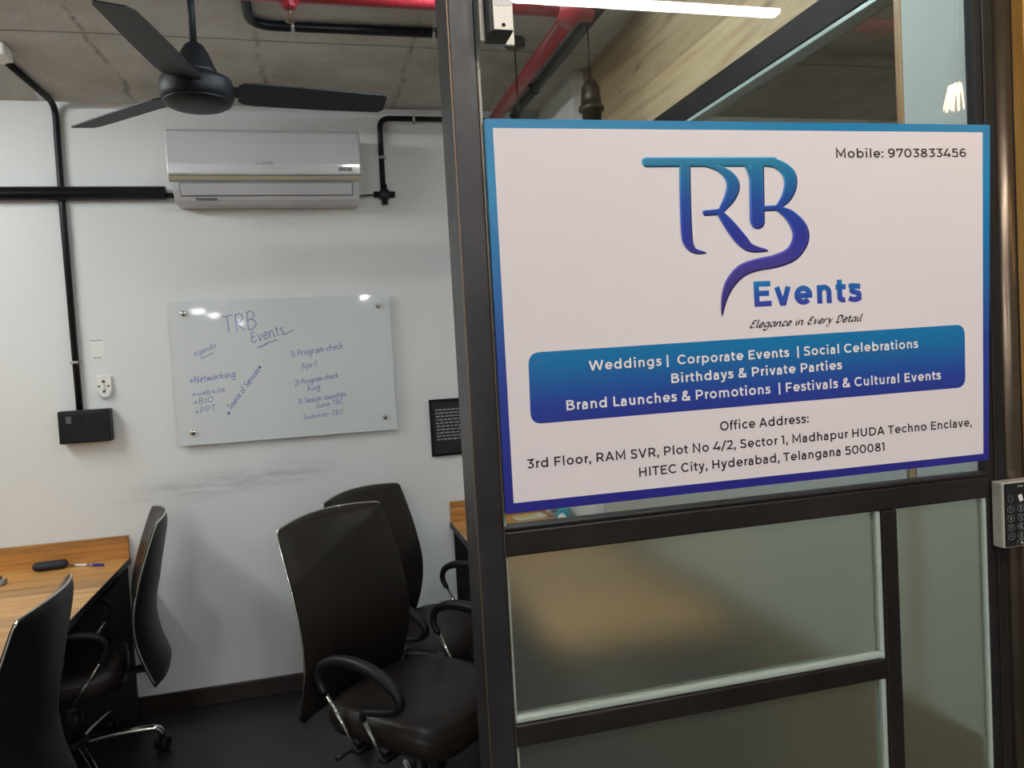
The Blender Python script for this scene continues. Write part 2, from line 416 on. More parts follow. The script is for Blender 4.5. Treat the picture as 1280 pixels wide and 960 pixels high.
dp((XB-.008, YD+.001, .10), (XB, YD+.02, zr0), .003).build('glazing_bead', 'silicone', door)
dp((XA, YD+.008, zr1), (XB, YD+.016, 2.45)).build('clear_pane', 'glass', door)
dp((XA, YD+.008, 2.50), (XB, YD+.016, CE)).build('clear_pane', 'glass', door)
for a, b in (((XA, zq1), (XM0, zr0)), ((XA, .10), (XM0, zq0)), ((XM1, .10), (XB, zr0))):
    dp((a[0], YD+.008, a[1]), (b[0], YD+.014, b[1])).build('frosted_pane', 'frost', door)
#=LAMPS
# ------------------------------------------------------------------ lamps
def batten(name, c, length, along, mat, label, group, drop=.0):
    t = empty(name, c); w = .016
    def bx(x0, x1, y0, y1, z0, z1, bev=0):
        return MB().box((x0, y0, z0) if along == 'x' else (y0, x0, z0), (x1, y1, z1) if along == 'x' else (y1, x1, z1), bev)
    l = length/2
    bx(-l, l, -w, w, -.008, .03, .002).build('housing', 'whitematt', t)
    bx(-l+.008, l-.008, -w+.002, w-.002, -.026, -.008, .005).build('diffuser', mat, t)
    for e in (-1, 1):
        m = MB(); m.add(*_box(e*l-.004, e*l+.004, w, along)); m.build('end_cap', 'whitematt', t)
    if drop > 0:
        for e in (-.7, .7):
            p = (e*l, 0) if along == 'x' else (0, e*l)
            MB().tube([(p[0], p[1], .03), (p[0], p[1], .03+drop)], .003, 6).build('suspension_rod', 'zinc', t)
    tag(t, label, 'ceiling light', group); return t
def _box(a, b, w, along):
    q = MB().box((a, -w, -.024) if along == 'x' else (-w, a, -.024), (b, w, .03) if along == 'x' else (w, b, .03)); return q.v, q.f
# the tube whose reflection shows in the door glass hangs behind the camera in the corridor
yv = 2.40; pr = onY(975, 15, yv)
batten('batten_light', (pr.x-.66, 2*(YD+.008)-yv, pr.z+.015), 1.32, 'x', 'lampc', 'long white batten light mirrored along the top of the door glass', 'batten lights', max(.001, CE-pr.z-.045))
batten('batten_light', (.46, 1.80, CE-.03), 1.2, 'y', 'lampr', 'white batten light on the ceiling above the desk behind the door', 'batten lights', 0)
batten('batten_light', (-1.95, 2.55, CE-.03), 1.2, 'y', 'lamp', 'white batten light on the ceiling above the left desk', 'batten lights', 0)
# small round lamps far back in the hall, mirrored in the glass board
for (u, v), mt, r in (((247, 388), 'lamph', .13), ((267, 393), 'lamph', .12), ((300, 403), 'lamph', .10), ((485, 397), 'lamph', .10)):
    yv = 15.0; p = onY(u, v, yv); s = (CE-.02-H)/(p.z-H)
    yy = yv*s; q = onY(u, v, yy); y = 2*(D-.035)-yy
    y = max(y, YB+.5)
    t = empty('hall_downlight', (q.x, y, CE))
    MB().lathe([(r+.02, 0), (r+.02, -.03), (r, -.035)], (0, 0, 0), 24).build('rim', 'whitematt', t)
    MB().lathe([(r, -.036), (r*.8, -.05), (.01, -.055)], (0, 0, 0), 24).build('diffuser', mt, t)
    tag(t, 'round white downlight on the hall ceiling mirrored in the glass board', 'ceiling light', 'hall downlights')
for x, y in ((-1.4, -2.2), (.9, -3.2), (-1.4, -5.0), (.9, -6.5)):
    batten('hall_batten', (x, y, CE-.03), 1.2, 'y', 'lampb', 'white batten light on the hall ceiling behind the viewer', 'hall battens', 0)

batten('batten_light', (3.7, 1.6, CE-.03), 1.2, 'y', 'lampn_fill', 'unseen batten light added to brighten the dark room beyond the side glass', 'batten lights', 0)  # added fill lamp, out of view, lifts the dark room behind the side glass
# bare filament bulb on a cord in the corridor, right of the door; its mirror image shows in the glass
def bulb_at(p, cordtop, lit, label, name='pendant_bulb', tilt=0.0):
    t = empty(name, p)
    MB().tube([(0, 0, .145), (0, 0, cordtop-p[2])], .003, 8).build('cord', 'blackmatt', t)
    MB().lathe([(.006, .16), (.014, .15), (.019, .135), (.021, .10), (.024, .098), (.024, .075), (.018, .072)], n=24).build('lamp_holder', 'socketbrown', t)
    g = MB().lathe([(.013, .073), (.014, .06), (.020, .04), (.030, .010), (.033, -.012), (.030, -.032), (.020, -.047), (.006, -.053), (.003, -.060)], n=28)
    g.build('glass_bulb', 'bulbglass', t)
    f = MB()
    for k in range(7):
        a = 2*PI*k/7; b = a+PI/9
        f.tube([(.010*math.cos(a), .010*math.sin(a), .040), (.021*math.cos(b), .021*math.sin(b), -.030)], .0005, 5)
    f.build('filament', 'filament' if lit else 'copper', t)
    m = MB(); m.tube([(0, 0, .072), (0, 0, -.02)], .002, 6); m.build('stem', 'zinc', t)
    t.rotation_euler = (tilt*.5, tilt, 0)
    tag(t, label, 'pendant light'); return t
yb = 1.80; pv = onY(1196, 122, yb)
bulb_at(Vector((pv.x, 2*(YD+.008)-yb, pv.z)), CE, True, 'lit filament bulb on a cord mirrored in the glass above the sign', tilt=.16)
for x, lab in ((2.35, 'unseen filament bulb added for warm light in front of the orange wooden wall'), (3.05, 'unseen filament bulb added for warm light farthest along the orange wooden wall')):
    bulb_at(Vector((x, .50, pv.z)), CE, True, lab)  # two more bulbs added out of view, only for their warm light
#=OBJECTS
# ------------------------------------------------------------------ sign on the door
YF = YD-.0085                   # printed face
def S(u, v, dy=0.0):            # a place on the sign's face
    p = onY(u, v, YF); p.y = YF-dy; return p
sg = empty('door_sign', (.72, YF, 1.6)); SO = Vector((.72, YF, 1.6))
tag(sg, 'white sign board with blue border and company lettering taped to the glass door', 'sign')
def quadpoly(pts, r, n=5):
    P = [Vector((p[0], 0, p[1])) for p in pts]; out = []
    for i in range(len(P)):
        a = (P[i-1]-P[i]).normalized(); b = (P[(i+1) % len(P)]-P[i]).normalized()
        p0 = P[i]+a*r; p1 = P[i]+b*r
        for k in range(n+1):
            t = k/n; q = p0*(1-t)**2+P[i]*2*t*(1-t)+p1*t*t; out.append((q.x, q.z))
    return out
def plate(poly, dy0, dy1, name, mat, parent, off=SO):
    return MB().prism(poly, lambda x, z: (x-off.x, -dy1, z-off.z), lambda x, z: (x-off.x, -dy0, z-off.z)).build(name, mat, parent)
def XZ(*uv): return [(S(*p).x, S(*p).z) for p in uv]
zlo, zhi = S(632, 642).z, S(605, 148).z
outer = quadpoly(XZ((605, 148), (1237.5, 156), (1236, 575), (632, 643)), .004)
GB = [(0, srgb(40, 38, 132)), (.38, srgb(40, 66, 150)), (.68, srgb(16, 116, 172)), (.86, srgb(10, 132, 184)), (1, srgb(12, 126, 176))]
mat_border = grad_z('blue border print', zlo-1.6, zhi-1.6, GB)
plate(outer, -.005, 0, 'backing_board', mat_border, sg)
inner = quadpoly(XZ((616, 160), (1228, 165.5), (1229, 567), (642, 629)), .0005, 1)
plate(inner, 0, .0003, 'white_panel', 'signwhite', sg)
ban = quadpoly(XZ((660, 441), (1205.5, 405.5), (1206.5, 484), (663.5, 530.5)), .019, 8)
zb0, zb1 = S(930, 508).z, S(930, 424).z
mat_ban = grad_z('banner print', zb0-1.6-.03, zb1-1.6+.02, [(0, srgb(44, 44, 128)), (.35, srgb(36, 62, 150)), (.75, srgb(16, 110, 166)), (1, srgb(12, 124, 176))])
plate(ban, .0003, .0006, 'banner', mat_ban, sg)

def text_mesh(txt, bold=0.0, shear=0.0, spacing=1.0):
    cu = bpy.data.curves.new('t', 'FONT'); cu.body = txt; cu.size = 1; cu.offset = bold; cu.shear = shear; cu.space_character = spacing
    cu.resolution_u = 6
    ob = bpy.data.objects.new('t', cu); COL.objects.link(ob); bpy.context.view_layer.update()
    me = bpy.data.meshes.new_from_object(ob.evaluated_get(bpy.context.evaluated_depsgraph_get()))
    vs = [v.co.copy() for v in me.vertices]; fs = [list(p.vertices) for p in me.polygons]
    bpy.data.objects.remove(ob); bpy.data.curves.remove(cu); bpy.data.meshes.remove(me)
    return vs, fs
def fit_text(txt, L, R, cap, mapper, bold=0.0, shear=0.0, spacing=1.0, cap_em=0.727):
    # lettering from baseline start L to baseline end R (world), capital height cap; mapper offsets to parent space
    vs, fs = text_mesh(txt, bold, shear, spacing)
    x0 = min(v.x for v in vs); x1 = max(v.x for v in vs)
    e = (R-L)/(x1-x0); upv = Vector((-(R-L).z, 0, (R-L).x)).normalized()*(cap/cap_em)
    return [mapper(L+e*(v.x-x0)+upv*v.y) for v in vs], fs
def solid_text(vs, fs, th):
    # gives flat lettering a thickness of th towards -y
    n = len(vs); edges = {}
    for f in fs:
        for i in range(len(f)):
            a, b = f[i], f[(i+1) % len(f)]; edges[(a, b)] = edges.get((a, b), 0)+1
    allv = [tuple(v) for v in vs]+[(v[0], v[1]-th, v[2]) for v in vs]
    F2 = [list(f) for f in fs]+[[i+n for i in f] for f in fs]
    for (a, b) in edges:
        if (b, a) not in edges: F2.append([a, b, b+n, a+n])
    return allv, F2
# geometric sans letters drawn as strokes: cap height 1, x-height .74; w is the stroke width
def EL(cx, cy, rx, ry, a0, a1, n=None):
    n = n or max(6, int(abs(a1-a0)/11)); return [(cx+rx*math.cos(math.radians(a0+(a1-a0)*i/n)), cy+ry*math.sin(math.radians(a0+(a1-a0)*i/n))) for i in range(n+1)]
def glyph(ch, w):
    h = w/2; X = .745; l = .12+h; c = X/2; RX, RY = .375-h, .385-h; AS = 1.05
    bx = .07+.375; st = .09+.73-h        # bowl centre and right stem of d, a, g
    sp = smooth_path
    if ch == ' ': return .34, []
    if ch == 'o': return 2*bx, [EL(bx, c, RX, RY, 0, 360)]
    if ch == 'a':
        x = .62-h; return .74, [EL(.335, X-.27, x-.335, .27-h+.01, 155, 0)+[(x, 0)], sp([(x, .435), (.36, .44), (.17, .40), (.08+h, .23), (.16, .06), (.34, h-.01), (.52, .07), (x, .22)], 4)]
    if ch == 'b': return 2*bx+.05, [[(l, 0), (l, AS)], EL(bx+.05, c, RX, RY, 0, 360)]
    if ch == 'c': return .76, [EL(bx, c, RX, RY, 42, 318)]
    if ch == 'd': return 2*bx+.05, [[(2*bx-.07-h, 0), (2*bx-.07-h, AS)], EL(bx, c, RX, RY, 0, 360)]
    if ch == 'e': return .86, [[(bx-RX, c-h*.15), (bx+RX+h*.9, c-h*.15)], EL(bx, c, RX, RY, 0, 318)]
    if ch == 'f': return .45, [EL(.40, AS-.27+.01, .22, .27-h, 75, 180)+[(.18, 0)], [(.03, X-h), (.42, X-h)]]
    if ch == 'g': return 2*bx+.04, [EL(bx, c+.01, RX, RY-.01, 0, 360), [(2*bx-.09-h, X)]+[(2*bx-.09-h, .05)]+EL(bx-.02, .05, .375-h+.0, .33-h, 0, -140)]
    if ch == 'h': return .85, [[(l, 0), (l, AS)], EL(.425, X-.30, .425-l, .30-h+.01, 180, 0)+[(.85-l, 0)]]
    if ch == 'i': return 2*l, [[(l, 0), (l, X)], [(l-w*.62, .98), (l+w*.62, .98)]]
    if ch == 'l': return 2*l, [[(l, 0), (l, AS)]]
    if ch == 'm': return 1.32, [[(l, 0), (l, X)], EL((l+.66)/2, X-.27, (.66-l)/2, .27-h+.01, 180, 0)+[(.66, 0)], EL((1.32-l+.66)/2, X-.27, (.66-l)/2, .27-h+.01, 180, 0)+[(1.32-l, 0)]]
    if ch == 'n': return .85, [[(l, 0), (l, X)], EL(.425, X-.30, .425-l, .30-h+.01, 180, 0)+[(.85-l, 0)]]
    if ch == 'p': return 2*bx+.05, [[(l, -.28), (l, X)], EL(bx+.05, c, RX, RY, 0, 360)]
    if ch == 'r': return .50, [[(l, 0), (l, X)], EL(.49, X-.32, .49-l, .32-h, 180, 92)]
    if ch == 's': return .64, [sp([(.56, X-.12), (.44, X-h-.005), (.30, X-h+.01), (.16, X-.09), (.10+h, X-.2), (.19, X-.30), (.34, X-.355), (.49, X-.42), (.58-h, X-.55), (.48, h+.03), (.32, h-.01), (.17, h+.01), (.05, h+.06)], 4)]
    if ch == 't': return .50, [[(.20, .93), (.20, .22)]+EL(.36, .20, .16, .20-h, 180, 292), [(.03, X-h), (.46, X-h)]]
    if ch == 'u': return .84, [[(l, X), (l, .30)]+EL(.42, .30, .42-l, .30-h+.01, 180, 360)+[(.84-l, .30)], [(.84-l, X), (.84-l, 0)]]
    if ch == 'v': return .74, [[(.03+h, X), (.37-h*.35, h*.9), (.37+h*.35, h*.9), (.71-h, X)]]
    if ch == 'y': return .74, [[(.03+h, X), (.38, .02)], [(.71-h, X), (.36, -.10)]+sp([(.36, -.10), (.29, -.22), (.18, -.26), (.06, -.22)], 3)[1:]]
    if ch == 'k': return .78, [[(l, 0), (l, AS)], [(.70, X), (l, .25)], [(.34, .44), (.74, 0)]]
    if ch == 'A': return 1.02, [[(.03+h, 0), (.51-h*.3, 1-h*.9), (.51+h*.3, 1-h*.9), (.99-h, 0)], [(.20, .30), (.82, .30)]]
    if ch == 'B': return .98, [[(l, 0), (l, 1)], [(l, 1-h), (.52, 1-h)]+EL(.54, .755, .28-h+.03, .245-h, 90, -90)+[(l, .51)], [(.52, .512)]+EL(.56, .255+h*.5, .36-h, .255-h*.5, 90, -90)+[(l, h)]]
    if ch == 'C': return 1.0, [EL(.56, .5, .50-h, .512-h, 42, 318)]
    if ch == 'D': return 1.10, [[(l, 0), (l, 1)], [(l, 1-h), (.50, 1-h)]+EL(.52, .5, .50-h, .5-h, 90, -90)+[(l, h)]]
    if ch == 'E': return .88, [[(.80, 1-h), (l, 1-h), (l, h), (.82, h)], [(l, .52), (.73, .52)]]
    if ch == 'F': return .84, [[(.79, 1-h), (l, 1-h), (l, 0)], [(l, .47), (.71, .47)]]
    if ch == 'H': return 1.06, [[(l, 0), (l, 1)], [(1.06-l, 0), (1.06-l, 1)], [(l, .51), (1.06-l, .51)]]
    if ch == 'I': return 2*l, [[(l, 0), (l, 1)]]
    if ch == 'L': return .76, [[(l, 1), (l, h), (.74, h)]]
    if ch == 'M': return 1.26, [[(l, 0), (l, 1-h*.2), (.63, .24), (1.26-l, 1-h*.2), (1.26-l, 0)]]
    if ch == 'N': return 1.08, [[(l, 0), (l, 1-h*.2), (1.08-l, h*.2), (1.08-l, 1)]]
    if ch == 'O': return 1.14, [EL(.57, .5, .51-h, .512-h, 0, 360)]
    if ch == 'P': return .94, [[(l, 0), (l, 1)], [(l, 1-h), (.50, 1-h)]+EL(.52, .66, .36-h, .34-h, 90, -90)+[(l, .32+h)]]
    if ch == 'R': return .98, [[(l, 0), (l, 1)], [(l, 1-h), (.50, 1-h)]+EL(.52, .66, .36-h, .34-h, 90, -90)+[(l, .32+h)], [(.58, .36), (.86, 0)]]
    if ch == 'S': return .84, [sp([(.74, .86), (.60, 1-h-.02), (.42, 1-h+.01), (.23, .90), (.11+h, .74), (.22, .59), (.42, .52), (.62, .44), (.76-h, .28), (.66, .10), (.44, h-.01), (.24, h+.02), (.08, .14)], 4)]
    if ch == 'T': return .82, [[(.03, 1-h), (.79, 1-h)], [(.41, 1-h), (.41, 0)]]
    if ch == 'U': return 1.04, [[(l, 1), (l, .40)]+EL(.52, .40, .52-l, .40-h+.01, 180, 360)+[(1.04-l, 1)]]
    if ch == 'V': return .98, [[(.03+h, 1), (.49-h*.3, h*.9), (.49+h*.3, h*.9), (.95-h, 1)]]
    if ch == 'W': return 1.52, [[(.04+h, 1), (.42-h*.3, h*.9), (.42+h*.3, h*.9), (.76-h*.3, 1-h*.9), (.76+h*.3, 1-h*.9), (1.10-h*.3, h*.9), (1.10+h*.3, h*.9), (1.48-h, 1)]]
    if ch == 'Y': return .94, [[(.03+h, 1), (.47, .40), (.91-h, 1)], [(.47, .40), (.47, 0)]]
    if ch == '0': return .94, [EL(.47, .5, .41-h, .512-h, 0, 360)]
    if ch == '1': return .52, [[(.03, 1-h), (.38-h, 1-h), (.38-h, 0)]]
    if ch == '2': return .82, [sp([(.09, .84), (.22, .97-h*.6), (.40, 1.01-h), (.60, .93), (.70-h*.6, .75), (.62, .55), (.45, .37), (.14, h)], 4)+[(.78, h)]]
    if ch == '3': return .82, [[(.10, 1-h), (.68, 1-h), (.38, .60)]+EL(.39, .31, .37-h, .30-h+.01, 84, -148)]
    if ch == '4': return .92, [[(.56, 1), (.10, .28-h*.3), (.88, .28-h*.3)], [(.66, .48), (.66, 0)]]
    if ch == '5': return .84, [[(.72, 1-h), (.22, 1-h), (.18, .585)]+sp([(.18, .585), (.42, .60), (.64, .53), (.74-h*.6, .32), (.64, .10), (.40, h-.01), (.20, h+.02), (.07, .13)], 4)[1:]]
    if ch == '6': return .88, [EL(.455, .315, .38-h, .325-h, 0, 360), EL(.50, .47, .42-h, .54-h, 52, 190)]
    if ch == '7': return .84, [[(.10+h*.5, .70), (.10+h*.5, 1-h), (.74, 1-h), (.32, 0)]]
    if ch == '8': return .90, [EL(.45, .275, .385-h, .285-h, 0, 360), EL(.45, .755, .33-h, .255-h, 0, 360)]
    if ch == '9': return .88, [EL(.425, .685, .38-h, .325-h, 0, 360), EL(.38, .53, .42-h, .54-h, -128, 10)]
    if ch == '|': return .36, [[(.18, -.20), (.18, 1.08)]]
    if ch == '/': return .56, [[(.03, -.12), (.53, 1.08)]]
    if ch == ':': return .32, [[(.16-w*.6, w*.6), (.16+w*.6, w*.6)], [(.16-w*.6, .62), (.16+w*.6, .62)]]
    if ch == ',': return .30, [[(.17, w*1.15), (.16, w*.3), (.10, -.17)]]
    if ch == '-': return .5, [[(.08, .38), (.42, .38)]]
    if ch == '&': return 1.0, [sp([(.90, 0), (.62, .28), (.34, .60), (.27, .78), (.33, .94-h*.4), (.45, 1-h), (.58, .93), (.60, .79), (.50, .65), (.28, .50), (.13+h*.4, .28), (.22, .08), (.42, h-.01), (.64, .07), (.79, .24), (.85, .44)], 4)]
    return .6, []
def ribbon_quads(pts, w, closed=False):      # one strip of joined quads with mitred corners
    P = [pts[0]]
    for p in pts[1:]:
        if math.hypot(p[0]-P[-1][0], p[1]-P[-1][1]) > 1e-5: P.append(p)
    if math.hypot(P[0][0]-P[-1][0], P[0][1]-P[-1][1]) < 1e-4 and len(P) > 3: P.pop(); closed = True
    k = len(P); A, B = [], []
    for i in range(k):
        p0 = P[(i-1) % k] if (i > 0 or closed) else None; p1 = P[(i+1) % k] if (i < k-1 or closed) else None
        ns = []
        for a, b in ((p0, P[i]), (P[i], p1)):
            if a and b: q = math.hypot(b[0]-a[0], b[1]-a[1]) or 1; ns.append((-(b[1]-a[1])/q, (b[0]-a[0])/q))
        if len(ns) == 1: nx, ny = ns[0]; s_ = 1
        else:
            nx, ny = ns[0][0]+ns[1][0], ns[0][1]+ns[1][1]; q = math.hypot(nx, ny)
            if q < .2: nx, ny, s_ = ns[1][0], ns[1][1], 1
            else: nx, ny = nx/q, ny/q; s_ = min(1/max(.3, nx*ns[0][0]+ny*ns[0][1]), 2.4)
        A.append((P[i][0]+nx*w/2*s_, P[i][1]+ny*w/2*s_)); B.append((P[i][0]-nx*w/2*s_, P[i][1]-ny*w/2*s_))
    return A, B, closed
def strip_mesh(m, A, B, closed, place, th):   # A, B rails -> a thin solid strip; place(x, y) gives its front face, th points backwards
    n = len(A); st = min(1.5e-6, .00003/n); va = [place(*p)-Vector((0, st*i, 0)) for i, p in enumerate(A)]; vb = [place(*p)-Vector((0, st*i, 0)) for i, p in enumerate(B)]; t = Vector((0, th, 0))
    vs = va+vb+[p+t for p in va]+[p+t for p in vb]; fs = []
    for i in range(n if closed else n-1):
        j = (i+1) % n; fs += [[i, j, n+j, n+i], [2*n+j, 2*n+i, 3*n+i, 3*n+j], [i, 2*n+i, 2*n+j, j], [n+j, 3*n+j, 3*n+i, n+i]]
    if not closed: fs += [[0, n, 3*n, 2*n], [n-1, 3*n-1, 4*n-1, 2*n-1]]
    m.add(vs, fs)
def set_text(m, txt, L, R, cap, off, w=.115, th=.00008, slant=0.0):
    items = []; x = 0.0
    for ch in txt:
        adv, ss = glyph(ch, w); items.append((x, ss)); x += adv+.035
    g0 = min(p[0]+x0 for x0, ss in items for q in ss for p in q)-w/2; g1 = max(p[0]+x0 for x0, ss in items for q in ss for p in q)+w/2
    e = (R-L)/(g1-g0); u_ = Vector((-(R-L).z, 0, (R-L).x)).normalized()*cap
    for x0, ss in items:
        for i, q in enumerate(ss):
            A, B, cl = ribbon_quads(q, w)
            strip_mesh(m, A, B, cl, lambda a, b: L+e*(a+x0-g0+b*slant)+u_*b+Vector((0, -.00004*i, 0))-off, th)
def sign_line(txt, L, R, cap_px, mat, w=.115, name='lettering', dy=.0006, shadow=False):
    l, r = S(*L, dy), S(*R, dy); cap = cap_px/F*YF*1.03
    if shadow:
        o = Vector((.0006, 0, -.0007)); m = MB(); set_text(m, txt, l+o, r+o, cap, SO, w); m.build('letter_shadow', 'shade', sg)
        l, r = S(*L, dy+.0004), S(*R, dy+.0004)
    m = MB(); set_text(m, txt, l, r, cap, SO, w); return m.build(name, mat, sg)
sign_line('Mobile: 9703833456', (1045, 197.5), (1207.5, 196.5), 12.6, 'ink', .168)
for txt, L, R, cp in (('Weddings |  Corporate Events  | Social Celebrations', (736, 463.3), (1147.5, 434.8), 12.6),
                      ('Birthdays & Private Parties', (839, 479), (1052.5, 461.3), 12.6),
                      ('Brand Launches & Promotions  | Festivals & Cultural Events', (708, 513), (1176, 474), 12.9)):
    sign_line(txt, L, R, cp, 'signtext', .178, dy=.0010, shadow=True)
sign_line('Office Address:', (900, 538.5), (1011.5, 528.3), 12.4, 'ink', .168)
sign_line('3rd Floor, RAM SVR, Plot No 4/2, Sector 1, Madhapur HUDA Techno Enclave,', (658.5, 586), (1214.5, 532.5), 12.0, 'ink', .168)
sign_line('HITEC City, Hyderabad, Telangana 500081', (799, 596), (1105.5, 563.5), 12.1, 'ink', .168)
ze0, ze1 = S(1010, 381).z-1.6, S(1010, 346).z-1.6
mat_ev = grad_z('events print', ze0, ze1, [(0, srgb(58, 62, 160)), (.5, srgb(32, 88, 170)), (1, srgb(14, 130, 184))])
sign_line('Events', (943, 383.8), (1079, 376.8), 34.5, mat_ev, .215, name='events_word')

# the letter mark
def lp(x, y): return (760+x*.28125, 160+y*.28125)
def ribbon(path, n=7):          # path of (x, y, width) in the mark's own drawing units -> one closed outline with round ends
    pts = smooth_path(path, n) if len(path) > 2 else [path[0], path[1]]
    Lf, Rt = [], []; k = len(pts)
    for i in range(k):
        a, b = pts[max(i-1, 0)], pts[min(i+1, k-1)]; dx, dy = b[0]-a[0], b[1]-a[1]; q = math.hypot(dx, dy) or 1
        dx, dy = dx/q, dy/q; w = max(pts[i][2], .6)/2
        row = [(pts[i], dx, dy, w)]
        if i in (0, k-1) and w > 3:
            e = -1 if i == 0 else 1; row = [((pts[i][0]+dx*w*e*math.sin(t*PI/12), pts[i][1]+dy*w*e*math.sin(t*PI/12)), dx, dy, max(.1, w*math.cos(t*PI/12))) for t in range(7)]
            if i == 0: row = row[::-1]
        for c, dx, dy, w in row:
            Lf.append((c[0]-dy*w, c[1]+dx*w)); Rt.append((c[0]+dy*w, c[1]-dx*w))
    return Lf, Rt
LOGO = [
    [(168, 151, 40), (735, 149, 38)],
    [(338, 160, 46), (341, 330, 46), (347, 470, 46), (356, 515, 40), (384, 545, 22), (432, 553, 3)],
    [(430, 166, 8), (490, 180, 26), (535, 212, 46), (553, 255, 55), (538, 308, 46), (503, 362, 24)],
    [(428, 377, 20), (492, 372, 22)],
    [(492, 372, 26), (530, 420, 46), (585, 490, 54), (630, 530, 36), (705, 543, 5)],
    [(600, 160, 8), (622, 182, 18), (640, 225, 26)],
    [(656, 160, 62), (660, 414, 62)],
    [(690, 150, 36), (745, 158, 40), (795, 195, 55), (808, 245, 54), (790, 305, 42), (752, 350, 18)],
    [(684, 357, 18), (756, 353, 18)],
    [(748, 356, 18), (800, 384, 48), (843, 436, 68), (852, 492, 70), (815, 556, 60), (740, 590, 54), (660, 606, 50),
     (592, 632, 50), (544, 682, 42), (518, 740, 27), (507, 796, 11), (504, 832, 1)],
]
zl0, zl1 = S(*lp(500, 830)).z-1.6, S(*lp(500, 130)).z-1.6
G_L = [(0, srgb(60, 46, 120)), (.3, srgb(72, 64, 150)), (.5, srgb(44, 54, 158)), (.72, srgb(26, 78, 164)), (.9, srgb(22, 118, 166)), (1, srgb(44, 140, 176))]
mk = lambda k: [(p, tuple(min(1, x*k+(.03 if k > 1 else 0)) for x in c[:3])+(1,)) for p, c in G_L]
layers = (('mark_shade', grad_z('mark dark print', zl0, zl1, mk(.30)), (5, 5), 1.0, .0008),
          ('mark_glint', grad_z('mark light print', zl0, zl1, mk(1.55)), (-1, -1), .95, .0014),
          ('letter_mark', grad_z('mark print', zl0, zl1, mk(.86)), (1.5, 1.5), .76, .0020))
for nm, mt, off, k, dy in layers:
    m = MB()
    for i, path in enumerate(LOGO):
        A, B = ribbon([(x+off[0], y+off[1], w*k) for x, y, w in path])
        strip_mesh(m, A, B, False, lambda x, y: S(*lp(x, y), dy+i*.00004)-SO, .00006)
    m.build(nm, mt, sg)

